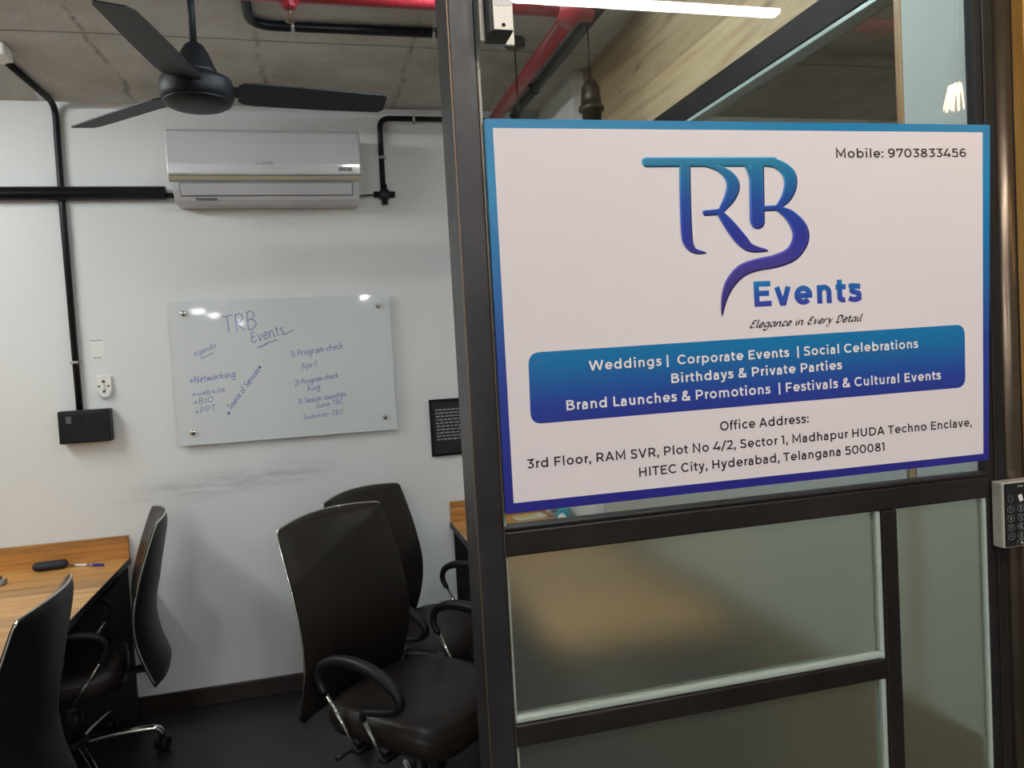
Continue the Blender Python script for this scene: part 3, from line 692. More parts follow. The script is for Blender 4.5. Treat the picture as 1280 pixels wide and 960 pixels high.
# single stroke alphabet (x-height 1, ascender 1.75, descender -0.75)
A_ = {
 'a': (1.05, [[(.9, .85), (.5, 1), (.1, .6), (.15, .1), (.5, 0), (.85, .5), (.9, .95), (.88, .15), (1.05, 0)]]),
 'b': (1.0, [[(.1, 1.75), (.1, 0), (.5, 0), (.85, .4), (.7, .9), (.4, .95), (.1, .6)]]),
 'c': (.85, [[(.8, .8), (.5, 1), (.12, .6), (.2, .1), (.5, 0), (.8, .2)]]),
 'd': (1.05, [[(.85, .8), (.5, 1), (.1, .55), (.2, .05), (.55, .05), (.85, .5), (.9, 1.75), (.9, .1), (1.05, 0)]]),
 'e': (.9, [[(.12, .5), (.75, .6), (.7, .95), (.4, 1), (.1, .6), (.15, .12), (.45, 0), (.85, .2)]]),
 'f': (.7, [[(.7, 1.6), (.5, 1.75), (.35, 1.4), (.3, -.2)], [(.05, .95), (.6, .95)]]),
 'g': (1.05, [[(.9, .85), (.5, 1), (.1, .6), (.2, .1), (.55, .1), (.85, .5), (.9, .95), (.85, -.4), (.5, -.75), (.05, -.5)]]),
 'h': (1.05, [[(.1, 1.75), (.1, 0), (.15, .6), (.55, 1), (.82, .7), (.85, .1), (1.0, 0)]]),
 'i': (.45, [[(.2, 1), (.2, .1), (.4, 0)], [(.25, 1.4), (.28, 1.5)]]),
 'k': (.95, [[(.1, 1.75), (.1, 0)], [(.75, .95), (.15, .5), (.85, 0)]]),
 'l': (.45, [[(.2, 1.75), (.18, .2), (.42, 0)]]),
 'm': (1.5, [[(.1, 1), (.1, 0), (.2, .7), (.5, 1), (.65, .7), (.65, 0), (.75, .7), (1.05, 1), (1.2, .7), (1.2, .1), (1.4, 0)]]),
 'n': (1.05, [[(.1, 1), (.1, 0), (.2, .7), (.55, 1), (.8, .7), (.8, .1), (1.0, 0)]]),
 'o': (1.0, [[(.5, 1), (.12, .6), (.2, .08), (.5, 0), (.85, .4), (.75, .9), (.5, 1)]]),
 'p': (1.0, [[(.1, 1), (.1, -.75)], [(.1, .6), (.4, 1), (.8, .8), (.85, .3), (.5, 0), (.12, .2)]]),
 'r': (.75, [[(.1, 1), (.1, 0), (.2, .65), (.45, .98), (.7, .9)]]),
 's': (.8, [[(.7, .88), (.4, 1), (.15, .78), (.4, .52), (.68, .25), (.4, 0), (.08, .15)]]),
 't': (.65, [[(.3, 1.5), (.28, .2), (.6, 0)], [(.05, 1), (.6, 1)]]),
 'u': (1.05, [[(.1, 1), (.12, .2), (.4, 0), (.8, .5), (.85, 1), (.85, .1), (1.0, 0)]]),
 'v': (.9, [[(.05, .95), (.2, .95), (.4, 0), (.8, 1)]]),
 'w': (1.3, [[(.05, 1), (.3, 0), (.6, .9), (.9, 0), (1.2, 1)]]),
 'y': (.95, [[(.05, 1), (.2, .95), (.45, .1)], [(.85, 1), (.5, 0), (.25, -.7), (0, -.65)]]),
 'A': (1.2, [[(.05, 0), (.55, 1.6), (1.0, 0)], [(.25, .6), (.85, .6)]]),
 'B': (1.1, [[(.15, 1.6), (.15, 0), (.7, .05), (.95, .45), (.6, .85), (.2, .85), (.7, .95), (.8, 1.35), (.5, 1.62), (.1, 1.6)]]),
 'C': (1.1, [[(1.0, 1.35), (.6, 1.6), (.15, 1.1), (.15, .4), (.6, 0), (1.0, .25)]]),
 'D': (1.25, [[(.35, 1.5), (.2, 0)], [(.05, 1.2), (.4, 1.6), (1.0, 1.4), (1.1, .7), (.7, .05), (.2, 0), (.05, .15)]]),
 'E': (1.1, [[(.95, 1.4), (.7, 1.62), (.35, 1.4), (.45, .95), (.7, .85), (.35, .8), (.12, .4), (.35, .02), (.75, .05), (.98, .35)]]),
 'I': (.5, [[(.25, 1.6), (.25, 0)]]),
 'J': (.9, [[(.1, 1.6), (.9, 1.6)], [(.55, 1.6), (.5, .2), (.25, 0), (.05, .2)]]),
 'N': (1.2, [[(.12, 0), (.15, 1.6), (.95, 0), (1.0, 1.6)]]),
 'O': (1.25, [[(.6, 1.6), (.15, 1.1), (.15, .4), (.6, 0), (1.05, .5), (1.05, 1.2), (.6, 1.6)]]),
 'P': (1.0, [[(.15, 1.6), (.15, 0)], [(.1, 1.6), (.7, 1.55), (.85, 1.15), (.6, .75), (.15, .75)]]),
 'R': (1.1, [[(.15, 1.6), (.18, 0)], [(.1, 1.6), (.7, 1.55), (.85, 1.15), (.6, .8), (.2, .8), (.95, 0)]]),
 'S': (1.0, [[(.9, 1.4), (.5, 1.6), (.15, 1.25), (.5, .85), (.85, .45), (.5, 0), (.1, .2)]]),
 'T': (1.1, [[(.05, 1.6), (1.1, 1.6)], [(.55, 1.6), (.6, 0)]]),
 '-': (.7, [[(.1, .6), (.6, .6)]]),
 '>': (1.3, [[(.05, .6), (.95, .6)], [(.6, 1.0), (1.0, .6), (.6, .2)]]),
 ')': (.5, [[(.1, 1.6), (.4, .9), (.1, -.1)]]),
 '1': (.5, [[(.1, 1.3), (.3, 1.6), (.3, 0)]]),
 '2': (.9, [[(.1, 1.3), (.45, 1.6), (.8, 1.2), (.1, 0), (.85, 0)]]),
 '3': (.9, [[(.1, 1.5), (.5, 1.6), (.7, 1.2), (.35, .85), (.8, .45), (.45, 0), (.08, .15)]]),
 ' ': (.6, []),
}
def strokes(txt):
    x = 0; out = []
    for ch in txt:
        w, ss = A_[ch]
        for s_ in ss: out.append([(x+p[0], p[1]) for p in s_])
        x += w+.12
    return out, x
def write(m, txt, L, R, xh, off, pen, slant=.15, nib=None, th=.0003, wob=0.0):
    # handwriting between two points of a wall or board, laid on its face
    ss, W = strokes(txt); e = (R-L)/W; upv = Vector((-(R-L).z, 0, (R-L).x)).normalized()*xh
    for s_ in ss:
        pts = smooth_path(s_, 4) if len(s_) > 2 else s_
        P = [L+e*(p[0]+p[1]*slant)+upv*(p[1]+(random.uniform(-wob, wob)))-off for p in pts]
        if nib is not None and len(P) != len(set((round(p.x, 6), round(p.z, 6)) for p in P)): P = [p for i, p in enumerate(P) if i == 0 or (p-P[i-1]).length > 1e-5]
        hs = [0.0, 1.0]
        if nib is None: A, B, cl = ribbon_quads([(p.x, p.z) for p in P], pen)
        else:
            nx, nz = math.cos(nib)*pen/2, math.sin(nib)*pen/2; A2, B2, cl = ribbon_quads([(p.x, p.z) for p in P], pen*.24)
            A = []; B = []
            for p, a2, b2 in zip(P, A2, B2):
                sg_ = 1 if (a2[0]-p.x)*nx+(a2[1]-p.z)*nz > 0 else -1
                A.append((a2[0]+nx*sg_, a2[1]+nz*sg_)); B.append((b2[0]-nx*sg_, b2[1]-nz*sg_))
            cl = False
        write.n = (write.n+1) % 3
        strip_mesh(m, A, B, cl, lambda x, z: Vector((x, P[0].y-write.n*.00005, z)), th)
write.n = 0
m = MB(); write(m, 'Elegance in Every Detail', S(936.5, 410, .0006), S(1077, 401, .0006), .0072, SO, .0028, .32, math.radians(38), .0002)
m.build('tagline', 'ink', sg)

# ------------------------------------------------------------------ magnetic lock at the head of the door
lk = empty('magnetic_lock', (.293, YD-.005, 2.015)); LO = Vector((.293, YD-.005, 2.015))
MB().box((.268-LO.x, 1.074-LO.y, 2.0165-LO.z), (.302-LO.x, YD-.012-LO.y, 2.30-LO.z), .001).build('lock_body', 'black', lk)
MB().box((.2735-LO.x, 1.0715-LO.y, 2.0185-LO.z), (.302-LO.x, 1.0745-LO.y, 2.30-LO.z), .0005).build('face_plate', 'alu', lk)
MB().lathe([(.0028, 0), (.0028, -.0006)], (.288-LO.x, 1.0715-LO.y, 2.0255-LO.z), 16, 'y').build('screw_hole', 'black', lk)
MB().box((.276-LO.x, 1.0708-LO.y, 2.052-LO.z), (.300-LO.x, 1.0716-LO.y, 2.13-LO.z)).build('label', 'whitematt', lk)
m = MB()
for i, x in enumerate((.279, .2825, .2865, .2905, .2945)):
    for j in range(5): m.box((x-LO.x, 1.0704-LO.y, 2.059+j*.013+.001*(i % 2)-LO.z), (x+.0014-LO.x, 1.0709-LO.y, 2.068+j*.013-LO.z-.002*((i+j) % 3)))
m.build('label_print', 'badge', lk)
MB().box((.302-LO.x, YD-.012-LO.y, 2.0165-LO.z), (.316-LO.x, YD-.006-LO.y, 2.30-LO.z), .0005).build('back_bracket', 'alu', lk)
MB().box((.2595-LO.x, YD-.03-LO.y, 2.013-LO.z), (.268-LO.x, YD-.006-LO.y, 2.30-LO.z), .002).build('edge_bracket', 'alu', lk)
tag(lk, 'silver and black magnetic lock at the top corner of the glass above the sign', 'door lock')

# ------------------------------------------------------------------ keypad on the stile
k0 = onY(1237, 600, YD); k1 = onY(1240, 683, YD)
KZ1, KZ0, KX0, KX1, KY = k0.z-.001, k1.z+.002, 1.172, 1.249, YD-.027
kp = empty('keypad', (KX0, YD-.003, KZ0)); KO = Vector((KX0, YD-.003, KZ0))
MB().box((0, KY-KO.y, 0), (KX1-KX0, 0, KZ1-KZ0), .003).build('housing', 'alu', kp)
MB().box((.0035, KY-.002-KO.y, .003), (KX1-KX0-.0035, KY+.001-KO.y, KZ1-KZ0-.003), .002).build('key_face', 'keyface', kp)
yk = KY-.0021
def kloc(i, j): return (.0155+i*.0225, .021+(3-j)*.0165)
m = MB(); mt = MB()
for j, row in enumerate(('123', '456', '789', '*0#')):
    for i, ch in enumerate(row):
        x, z = kloc(i, j)
        b = MB(); ring = [(x+.0072*math.cos(2*PI*q/20), yk-KO.y, z+.0058*math.sin(2*PI*q/20)) for q in range(21)]
        b.tube(ring, .00035, 5, False)
        vs, fs = text_mesh(ch, .01)
        cx = (min(v.x for v in vs)+max(v.x for v in vs))/2; cy = (min(v.y for v in vs)+max(v.y for v in vs))/2
        q = [(x+(v.x-cx)*.0085, yk-KO.y+.0001, z+(v.y-cy)*.0085) for v in vs]
        vs2, fs2 = solid_text(q, fs, .0002); b.add(vs2, fs2)
        b.build('key', 'keytext', kp, fix=False)
b = MB(); x, z = kloc(1, 4); z += .003
b.tube([(x+.0105*math.cos(2*PI*q/20), yk-KO.y, z+.0058*math.sin(2*PI*q/20)) for q in range(21)], .00035, 5, False)
b.lathe([(.003, -.0015), (.0026, .001), (.0012, .0025), (.0004, .003)], (x, yk-KO.y, z), 10); b.build('bell_key', 'keytext', kp)
b = MB(); x, z = kloc(1, 0); z += .019
c, s_ = math.cos(.35), math.sin(.35)
pl = [(-.004, -.0062), (.004, -.0062), (.004, .0062), (-.004, .0062)]
b.prism(pl, lambda a, d: (x+a*c-d*s_, yk-.0003-KO.y, z+a*s_+d*c), lambda a, d: (x+a*c-d*s_, yk+.0004-KO.y, z+a*s_+d*c)); b.build('card_symbol', 'whitematt', kp)
b = MB(); x0, z0 = kloc(0, 0); b.tube([(x0+.005*math.cos(2*PI*q/16), yk-KO.y, z0+.019+.006*math.sin(2*PI*q/16)) for q in range(17)], .0003, 5, False); b.build('status_ring', 'keytext', kp)
b = MB()
for q in range(4): b.box((x-.006+q*.0032, yk-.0002-KO.y, KZ1-KZ0-.0105), (x-.0038+q*.0032, yk+.0003-KO.y, KZ1-KZ0-.0075))
b.build('maker_mark', 'keytext', kp)
tag(kp, 'silver framed black keypad lock on the door stile below the sign corner', 'keypad')
#=CABIN
# ------------------------------------------------------------------ air conditioner
ax0, ax1 = onY(204, 157, 3.55).x, onY(449, 167, 3.55).x
az1, az0 = onY(325, 161, 3.55).z, onY(325, 251, 3.57).z
ac = empty('air_conditioner', ((ax0+ax1)/2, D, az0)); hw = (ax1-ax0)/2; hh = az1-az0
tag(ac, 'white split air conditioner high on the back wall', 'air conditioner')
def extrude_x(prof, x0, x1, taper=0.0):
    n = len(prof); vs = [(x0+taper*(1-p[1]/hh), -p[0], p[1]) for p in prof]+[(x1-taper*(1-p[1]/hh), -p[0], p[1]) for p in prof]
    fs = [list(range(n)), list(range(n, 2*n))[::-1]]+[[i, (i+1) % n, n+(i+1) % n, n+i] for i in range(n)]
    return vs, fs
sep = hh*.345
body = [(0, 0), (.10, 0), (.14, .012), (.165, .05), (.182, sep-.012), (.175, hh-.03), (.16, hh), (0, hh)]
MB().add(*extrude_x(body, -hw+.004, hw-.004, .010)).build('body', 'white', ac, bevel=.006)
fp = [(.17, sep), (.2, sep+.004), (.204, sep+.05), (.202, hh*.8), (.192, hh-.012), (.175, hh), (.15, hh), (.15, sep)]
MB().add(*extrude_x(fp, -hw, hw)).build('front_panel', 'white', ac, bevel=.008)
MB().add(*extrude_x([(.16, sep-.022), (.190, sep-.020), (.196, sep), (.16, sep)], -hw+.003, hw-.003)).build('trim_strip', 'gold', ac, bevel=.003)
m = MB(); fl = [(.158, .030), (.187, sep-.030), (.180, sep-.030), (.150, .030)]
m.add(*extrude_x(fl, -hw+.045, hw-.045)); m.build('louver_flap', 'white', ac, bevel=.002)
m = MB(); gp = [(.152, .027), (.1855, sep-.027), (.15, sep-.027), (.12, .027)]
m.add(*extrude_x(gp, -hw+.042, hw-.042)); m.build('louver_gap', 'greyslot', ac)
def on_ac(txt, u0, v0, u1, v1, cap, name, mat='badge', bold=.02):
    P, Q = onY(u0, v0, D-.2047), onY(u1, v1, D-.2047); O = Vector(ac.location)
    m = MB(); set_text(m, txt, P, Q, cap, O, .15, .001); m.build(name, mat, ac)
on_ac('LLOYD', 320, 205.5, 341, 205.8, .014, 'brand_lettering')
P = onY(424, 214, D-.2045)-Vector(ac.location); Q = onY(440, 209, D-.2045)-Vector(ac.location)
m = MB()
for i in range(8):
    w = (Q.x-P.x)/8; m.box((P.x+i*w, -.2055, P.z+.001*(i % 3)), (P.x+(i+.75)*w, -.2035, Q.z-.001*((i+1) % 2)))
m.build('badge_print', 'badge', ac)
P = onY(245, 248, D-.165)-Vector(ac.location)
m = MB()
for i in range(11): m.box((P.x+i*.008, -.172+.002, .010), (P.x+i*.008+.0055, -.140, .0155+.002*(i % 3 == 0)))
m.build('small_print', 'badge', ac)

# ------------------------------------------------------------------ wall and ceiling conduits
def wallpt(u, v, off=0.0): p = onY(u, v, D-off); return Vector((p.x, D-off, p.z))
def clip(parent, p, axis, r, org, name='clip'):
    m = MB(); q = Vector(p)-Vector(org)
    d = {'x': Vector((1, 0, 0)), 'y': Vector((0, 1, 0)), 'z': Vector((0, 0, 1))}[axis]
    m.tube([q-d*.006, q+d*.006], r*1.22, 14)
    return m, q
# left conduit: along the ceiling to the wall, then down to the switch box
xa = wallpt(70, 130).x; xb = wallpt(101, 512).x
pc = onZ(8, 76, CE-.012)
left_path = rounded([(pc.x, pc.y, CE-.016), (xa, D-.016, CE-.016), (xa-.004, D-.016, 2.3), (xb, D-.016, onY(101, 512, D).z)], .07)
O = Vector((xb, D, 1.5))
co = empty('wall_conduit', O)
MB().tube([Vector(p)-O for p in left_path], .0135, 14).build('pipe', 'blackmatt', co)
for p, ax in (((xa-.004+(xb-xa)*.55, D-.016, onY(97, 453, D).z), 'z'), ((onZ(51, 115, CE).x, onZ(51, 115, CE).y, CE-.016), 'y')):
    m, q = clip(co, p, ax, .0135, O); m.box((q.x-.024, q.y+.010 if ax == 'z' else q.y-.006, q.z-.006 if ax == 'z' else q.z+.010), (q.x+.024, q.y+.016 if ax == 'z' else q.y+.006, q.z+.006 if ax == 'z' else q.z+.016)); m.build('clip', 'zinc', co)
tag(co, 'thin black conduit running down the white wall to the black switch box', 'conduit')
jb = onZ(0, 60, CE-.02); jx = jb.x-.02
t = empty('junction_box', (jx, jb.y+.03, CE))
MB().box((-.05, -.04, -.045), (.035, .05, 0), .006).build('box', 'whitematt', t)
MB().lathe([(.019, -.06), (.019, .0)], (pc.x-jx, .08, -.02), 16, 'y').build('coupling', 'whitematt', t)
tag(t, 'small white junction box on the ceiling at the far left', 'junction box')
# thick sleeved pipe run into the air conditioner
pz = onY(100, 241, D-.04).z; O = Vector((-1.5, D, pz))
t = empty('refrigerant_trunk', O)
r_ = .5*(onY(60, 233, D-.04).z-onY(60, 250, D-.04).z)
e1 = onY(207, 241, D-.04).x
MB().tube([(XL-O.x+.01, -r_-.002, 0), (e1-O.x, -r_-.002, 0)], r_, 18).build('sleeve', 'blackmatt', t)
MB().tube([(e1-.01-O.x, -r_, -.012), (e1+.05-O.x, -r_-.01, -.015)], .012, 10).build('pipe_end', 'black', t)
tag(t, 'thick black sleeved pipe running level along the wall into the air conditioner', 'pipe')
# right conduit with its cross box
P = [wallpt(565, 149.5, .014), wallpt(474, 149, .014), wallpt(479, 236, .014)]
zx = P[0].z; P[1].z = zx; O = Vector((P[1].x, D, P[2].z))
t = empty('wall_conduit', O)
end = Vector((XS-.06, D-.014, zx))
MB().tube([Vector(p)-O for p in rounded([end, P[1], P[2]], .05)], .0125, 14).build('pipe', 'blackmatt', t)
for p, ax in ((wallpt(517, 149, .014), 'x'), (wallpt(477.5, 197, .014), 'z')):
    if ax == 'x': p.z = zx
    m, q = clip(t, p, ax, .0125, O)
    m.box((q.x-(.006 if ax == 'x' else .024), q.y+.008, q.z-(.006 if ax == 'z' else .024)), (q.x+(.006 if ax == 'x' else .024), q.y+.014, q.z+(.006 if ax == 'z' else .024)))
    m.build('clip', 'zinc', t)
c = wallpt(480.5, 243, .016)-O
m = MB(); m.lathe([(.028, 0), (.028, -.028), (.024, -.031)], (c.x, .014+c.y+.002, c.z), 20, 'y')
m.tube([(c.x-.05, c.y, c.z), (c.x+.05, c.y, c.z)], .0145, 12); m.tube([(c.x, c.y, c.z-.048), (c.x, c.y, c.z+.05)], .0145, 12); m.build('cross_box', 'blackmatt', t)
q = wallpt(451, 244.5, .03)-O
MB().tube([(c.x-.05, c.y, c.z-.002), (q.x+.03, q.y, q.z+.002), (q.x-.005, q.y, q.z-.002)], .0035, 8).build('cable', 'black', t)
tag(t, 'black conduit bending down to a cross shaped box right of the air conditioner', 'conduit')
# ceiling conduit in front of the red pipe
y1 = onZ(430, 38, CE-.02).y; xk = onZ(312, 32, CE-.02).x; O = Vector((xk, y1, CE))
t = empty('ceiling_conduit', O)
MB().tube([Vector(p)-O for p in rounded([(xk+.02, 1.6, CE-.017), (xk, y1, CE-.017), (onZ(641, 47, CE-.017).x, y1-.005, CE-.017)], .09)], .0165, 14).build('pipe', 'blackmatt', t)
for u, v in ((366, 35), (542, 41)):
    p = onZ(u, v, CE-.017); q = Vector((p.x, y1, CE-.017))-O
    m = MB(); m.tube([(q.x-.006, 0, q.z), (q.x+.006, 0, q.z)], .020, 14); m.box((q.x-.006, -.03, q.z+.010), (q.x+.006, .03, q.z+.0168)); m.build('clip', 'zinc', t)
tag(t, 'black conduit bending across the concrete ceiling beside the red pipe', 'conduit')
# black conduit alongside the red branch
xk = onZ(650, 145, CE-.02).x-.035
t = empty('ceiling_conduit', (xk, 3.0, CE))
MB().tube([(0, 1.55-3.0, -.022), (0, D-3.0-.01, -.022)], .0205, 14).build('pipe', 'blackmatt', t)
m = MB()
m.tube([(0, .35, -.022), (0, .362, -.022)], .0245, 14); m.box((-.035, .35, -.012), (.035, .362, 0)); m.build('clip', 'blackmatt', t)
tag(t, 'black conduit seen through the glass right of the red pipe branch', 'conduit')
# red sprinkler pipe: cross run and branch
RZ = CE-.075; yr = onZ(460, -3, RZ).y; xr = onZ(632, 130, RZ).x
t = empty('sprinkler_pipe', (xr, yr, RZ))
MB().tube([(-1.3, 0, 0), (.02, 0, 0)], .027, 16).build('cross_run', 'red', t)
MB().tube([(0, 0, 0), (0, D-yr-.005, 0)], .029, 16).build('branch_run', 'red', t)
m = MB(); m.tube([(-.06, 0, 0), (.06, 0, 0)], .036, 16); m.tube([(0, 0, 0), (0, .07, 0)], .038, 16); m.build('tee_fitting', 'red', t)
hx = onZ(361, 2, RZ-.03).x-xr
m = MB(); m.tube([(hx-.03, 0, 0), (hx+.03, 0, 0)], .034, 14); m.lathe([(.022, 0), (.022, -.045), (.012, -.05)], (hx, 0, 0), 8, smooth=False); m.build('drop_fitting', 'red', t)
m = MB(); m.lathe([(.008, -.05), (.008, -.062), (.003, -.066), (.003, -.082), (.015, -.084), (.015, -.086)], (hx, 0, 0), 12); m.build('sprinkler_head', 'copper', t)
for yy in (.35, .95):
    MB().tube([(0, yy, .02), (0, yy, CE-RZ)], .005, 8).build('hanger_rod', 'zinc', t)
tag(t, 'red sprinkler pipe under the concrete ceiling with a branch behind the glass', 'pipe')

# ------------------------------------------------------------------ ceiling fan
fy = 2.40; fc = onY(246, 112, fy)
fn = empty('ceiling_fan', (fc.x, fy, fc.z)); hr = .102
tag(fn, 'dark three bladed ceiling fan on a black rod left of the post', 'ceiling fan')
MB().lathe([(.010, -.044), (.085, -.042), (.097, -.034), (hr, -.020), (hr, .012), (.097, .026), (.074, .036), (.05, .042)], n=40).build('motor_housing', 'fan', fn)
MB().lathe([(.012, -.054), (.050, -.053), (.080, -.048), (.093, -.041), (.0945, -.036)], n=40).build('bottom_cap', 'fan', fn)
MB().lathe([(.066, .036), (.060, .052), (.050, .075), (.038, .105), (.026, .125), (.014, .134), (.011, .136)], n=28).build('canopy', 'fan', fn)
MB().tube([(0, 0, .10), (0, 0, CE-fc.z-.01)], .0105, 12).build('down_rod', 'fan', fn)
MB().lathe([(.014, CE-fc.z-.09), (.045, CE-fc.z-.03), (.05, CE-fc.z)], n=24).build('ceiling_canopy', 'fan', fn)
for a in (8, 137, 260):
    b = MB(); A = math.radians(a)
    def tr(x, y, z): return (x*math.cos(A)-y*math.sin(A), x*math.sin(A)+y*math.cos(A), z)
    out = [(.115, -.040), (.13, -.053), (.16, -.058), (.35, -.056), (.535, -.050), (.552, -.040), (.555, .030), (.54, .046), (.35, .056), (.16, .058), (.13, .053), (.115, .040)]
    pit = lambda y: -y*.22-.004
    b.prism(out, lambda x, y: tr(x, y, pit(y)+.002), lambda x, y: tr(x, y, pit(y)-.002))
    bl = b.build('blade', 'fan', fn)
    k = MB(); k.prism([(.085, -.022), (.15, -.03), (.165, 0), (.15, .03), (.085, .022)], lambda x, y: tr(x, y, pit(y)+.006), lambda x, y: tr(x, y, pit(y)+.0015)); k.build('blade_bracket', 'fan', bl)

# ------------------------------------------------------------------ pendants behind the glass
def pendant(u, v, yy, hold_v, label):
    top = onZ(u, v, CE); x, y = top.x, top.y
    if x > XS-.06: x = XS-.06
    z = onY(u+4, hold_v, y).z
    t = empty('pendant_light', (x, y, z))
    MB().lathe([(.040, CE-z), (.040, CE-z-.024), (.030, CE-z-.032), (.006, CE-z-.034)], n=20).build('ceiling_rose', 'black', t)
    MB().tube([(0, 0, .12), (0, 0, CE-z-.028)], .0032, 8).build('cord', 'socketbrown', t)
    MB().lathe([(.005, .165), (.007, .125), (.016, .118), (.028, .098), (.032, .09), (.036, .05), (.038, .028), (.046, .024), (.046, .008), (.036, .004), (.034, -.03), (.022, -.032)], n=24).build('lamp_holder', 'socketbrown', t)
    MB().lathe([(.016, -.032), (.02, -.05), (.034, -.09), (.036, -.115), (.028, -.14), (.008, -.152)], n=24).build('glass_bulb', 'bulbglass', t)
    f = MB()
    for k in range(7):
        a = 2*PI*k/7; f.tube([(.010*math.cos(a), .010*math.sin(a), -.05), (.018*math.cos(a+.4), .018*math.sin(a+.4), -.125)], .0009, 5)
    f.build('filament', 'copper', t)
    tag(t, label, 'pendant light'); return t
pendant(733, 13, 2.62, 142, 'brown pendant lamp holder on a cord in front of the plywood')
pendant(643, 50, 2.6, 215, 'pendant cord hanging from a dark ceiling rose left of the red branch')

# ------------------------------------------------------------------ things on the back wall
# switch box
b0, b1 = wallpt(71, 515, .06), wallpt(139, 551, .06)
t = empty('switch_box', ((b0.x+b1.x)/2, D, b1.z)); w = (b1.x-b0.x)/2; h = b0.z-b1.z
MB().box((-w, -.06, 0), (w, 0, h), .004).build('housing', 'black', t)
MB().box((-w+.004, -.063, .004), (w-.004, -.0595, h-.012), .002).build('cover', 'blackmatt', t)
for i in range(4):
    MB().box((-w*.68+i*.045, -.0645, h*.62), (-w*.68+i*.045+.022, -.0625, h*.62+.030), .002).build('switch', 'black' if i else 'greyslot', t)
tag(t, 'black switch box at the foot of the wall conduit', 'switch box')
# paper card (its square code left out)
c0, c1 = wallpt(112, 424), wallpt(131, 448)
t = empty('wall_card', ((c0.x+c1.x)/2, D, c1.z)); w = (c1.x-c0.x)/2; h = c0.z-c1.z
MB().box((-w, -.0012, 0), (w, 0, h)).build('card', 'whitematt', t)
for z, ww in ((h*.93, .9), (h*.06, .62)):
    n = 9; m = MB()
    for i in range(n): m.box((-w*ww+2*w*ww*i/n, -.0016, z-.003), (-w*ww+2*w*ww*(i+.7)/n, -.0011, z+.001))
    m.build('card_print', 'greyslot', t)
tag(t, 'small white paper card on the wall right of the thin conduit', 'card')
# fan regulator / socket
c0, c1 = wallpt(120, 470), wallpt(142, 498)
t = empty('wall_socket', ((c0.x+c1.x)/2, D, (c0.z+c1.z)/2)); w = (c1.x-c0.x)/2; h = (c0.z-c1.z)/2
ol = [(-w, h), (w, h*.97), (w, -h*.35)]+[(w*math.cos(a), -h*.35+h*.62*math.sin(a)) for a in [-.2*i for i in range(1, 15)]]+[(-w, -h*.35)]
MB().prism(ol, lambda x, z: (x, -.016, z), lambda x, z: (x, 0, z)).build('cover', 'whitematt', t, bevel=.003)
for x, z, r in ((0, h*.5, .007), (-w*.6, h*.1, .005), (w*.6, h*.1, .005), (0, -h*.35, .006)):
    MB().lathe([(r, 0), (r, -.0008)], (x, -.0155, z), 14, 'y').build('hole', 'greyslot', t)
MB().tube([(w*.85*math.cos(a), -.016, -h*.3+h*.55*math.sin(a)) for a in [PI+PI*i/14 for i in range(15)]], .002, 6).build('rim', 'zinc', t)
MB().box((-.004, -.022, -h*.2), (.004, -.014, h*.35), .002).build('knob', 'whitematt', t)
tag(t, 'round bottomed white wall socket above the black switch box', 'socket')

# glass board on stand-offs
TH = .022; YB_ = D-TH-.006
def G(u, v): p = onY(u, v, YB_); p.y = YB_; return p
cs = [G(209.5, 378), G(487.5, 367), G(495.5, 536), G(224.5, 559)]
xl = (cs[0].x+cs[3].x)/2; xr2 = (cs[1].x+cs[2].x)/2; ztp = (cs[0].z+cs[1].z)/2; zbt = (cs[2].z+cs[3].z)/2
BO = Vector(((xl+xr2)/2, D, zbt)); hw2 = (xr2-xl)/2; bh = ztp-zbt
bd = empty('glass_board', BO)
MB().box((-hw2, -TH-.006, 0), (hw2, -TH, bh), .0008).build('glass_panel', 'boardglass', bd)
MB().box((-hw2+.014, -.0185, .012), (hw2-.014, -.0175, bh-.012)).build('back_edge', 'boardedge', bd)
for u, v in ((229, 392), (472, 382), (481.5, 521), (241, 540.5)):
    p = G(u, v)-BO
    s_ = MB(); s_.lathe([(.013, -.0006), (.013, p.y-.009), (.0115, p.y-.012), (.003, p.y-.013)], (p.x, 0, p.z), 20, 'y'); s_.build('standoff', 'chrome', bd)
lines = [
 ('Agenda', (243, 446.5), (271, 433), 3.4, .9), ('>Networking', (236, 479.5), (295, 470.5), 4.4, 1.25),
 ('>website', (239, 496), (282, 489), 3.2, 1.0), ('>BIO', (240, 506.5), (268, 502), 4.2, 1.0), ('>PPT', (242, 518.5), (271, 513.5), 4.6, 1.0),
 ('Source of Services', (289, 512), (325, 463), 3.8, 1.2),
 ('1) Program-check', (364, 446.5), (430, 435), 4.4, 1.2), ('April', (377, 461.5), (398, 456.5), 4.0, 1.0),
 ('2) Program-check', (369, 482), (424, 471.5), 4.0, 1.1), ('Aug', (384, 489.5), (401, 485.5), 4.2, 1.1),
 ('3) Season launches', (373, 505), (433, 495), 3.8, 1.1), ('June-TBC', (395, 510), (430, 504), 3.6, 1.0), ('Summer-TBC', (379, 524.5), (430, 517), 3.4, .9),
 ('TRB', (279, 417.5), (324, 409), 12.5, 1.5), ('Events', (314, 429), (357, 416.5), 7.5, 1.4)]
k = YB_/F
yb_ = Vector((0, -.0002, 0))
for txt, L, R, xh, pen in lines:
    m = MB(); write(m, txt, G(*L)+yb_, G(*R)+yb_, xh*k, BO, pen*k*.8, .12, wob=.05)
    m.build('handwriting', 'marker', bd)
m = MB()
def line(a, b, pen): write(m, '-', G(*a)+yb_, G(*b)+yb_, .0005, BO, pen*k, 0)
line((319, 436), (340, 428), 1.4); line((328, 431), (354, 422), 1.2); line((352, 420), (372, 410), 1.2); line((248, 450), (274, 438), 1.0)
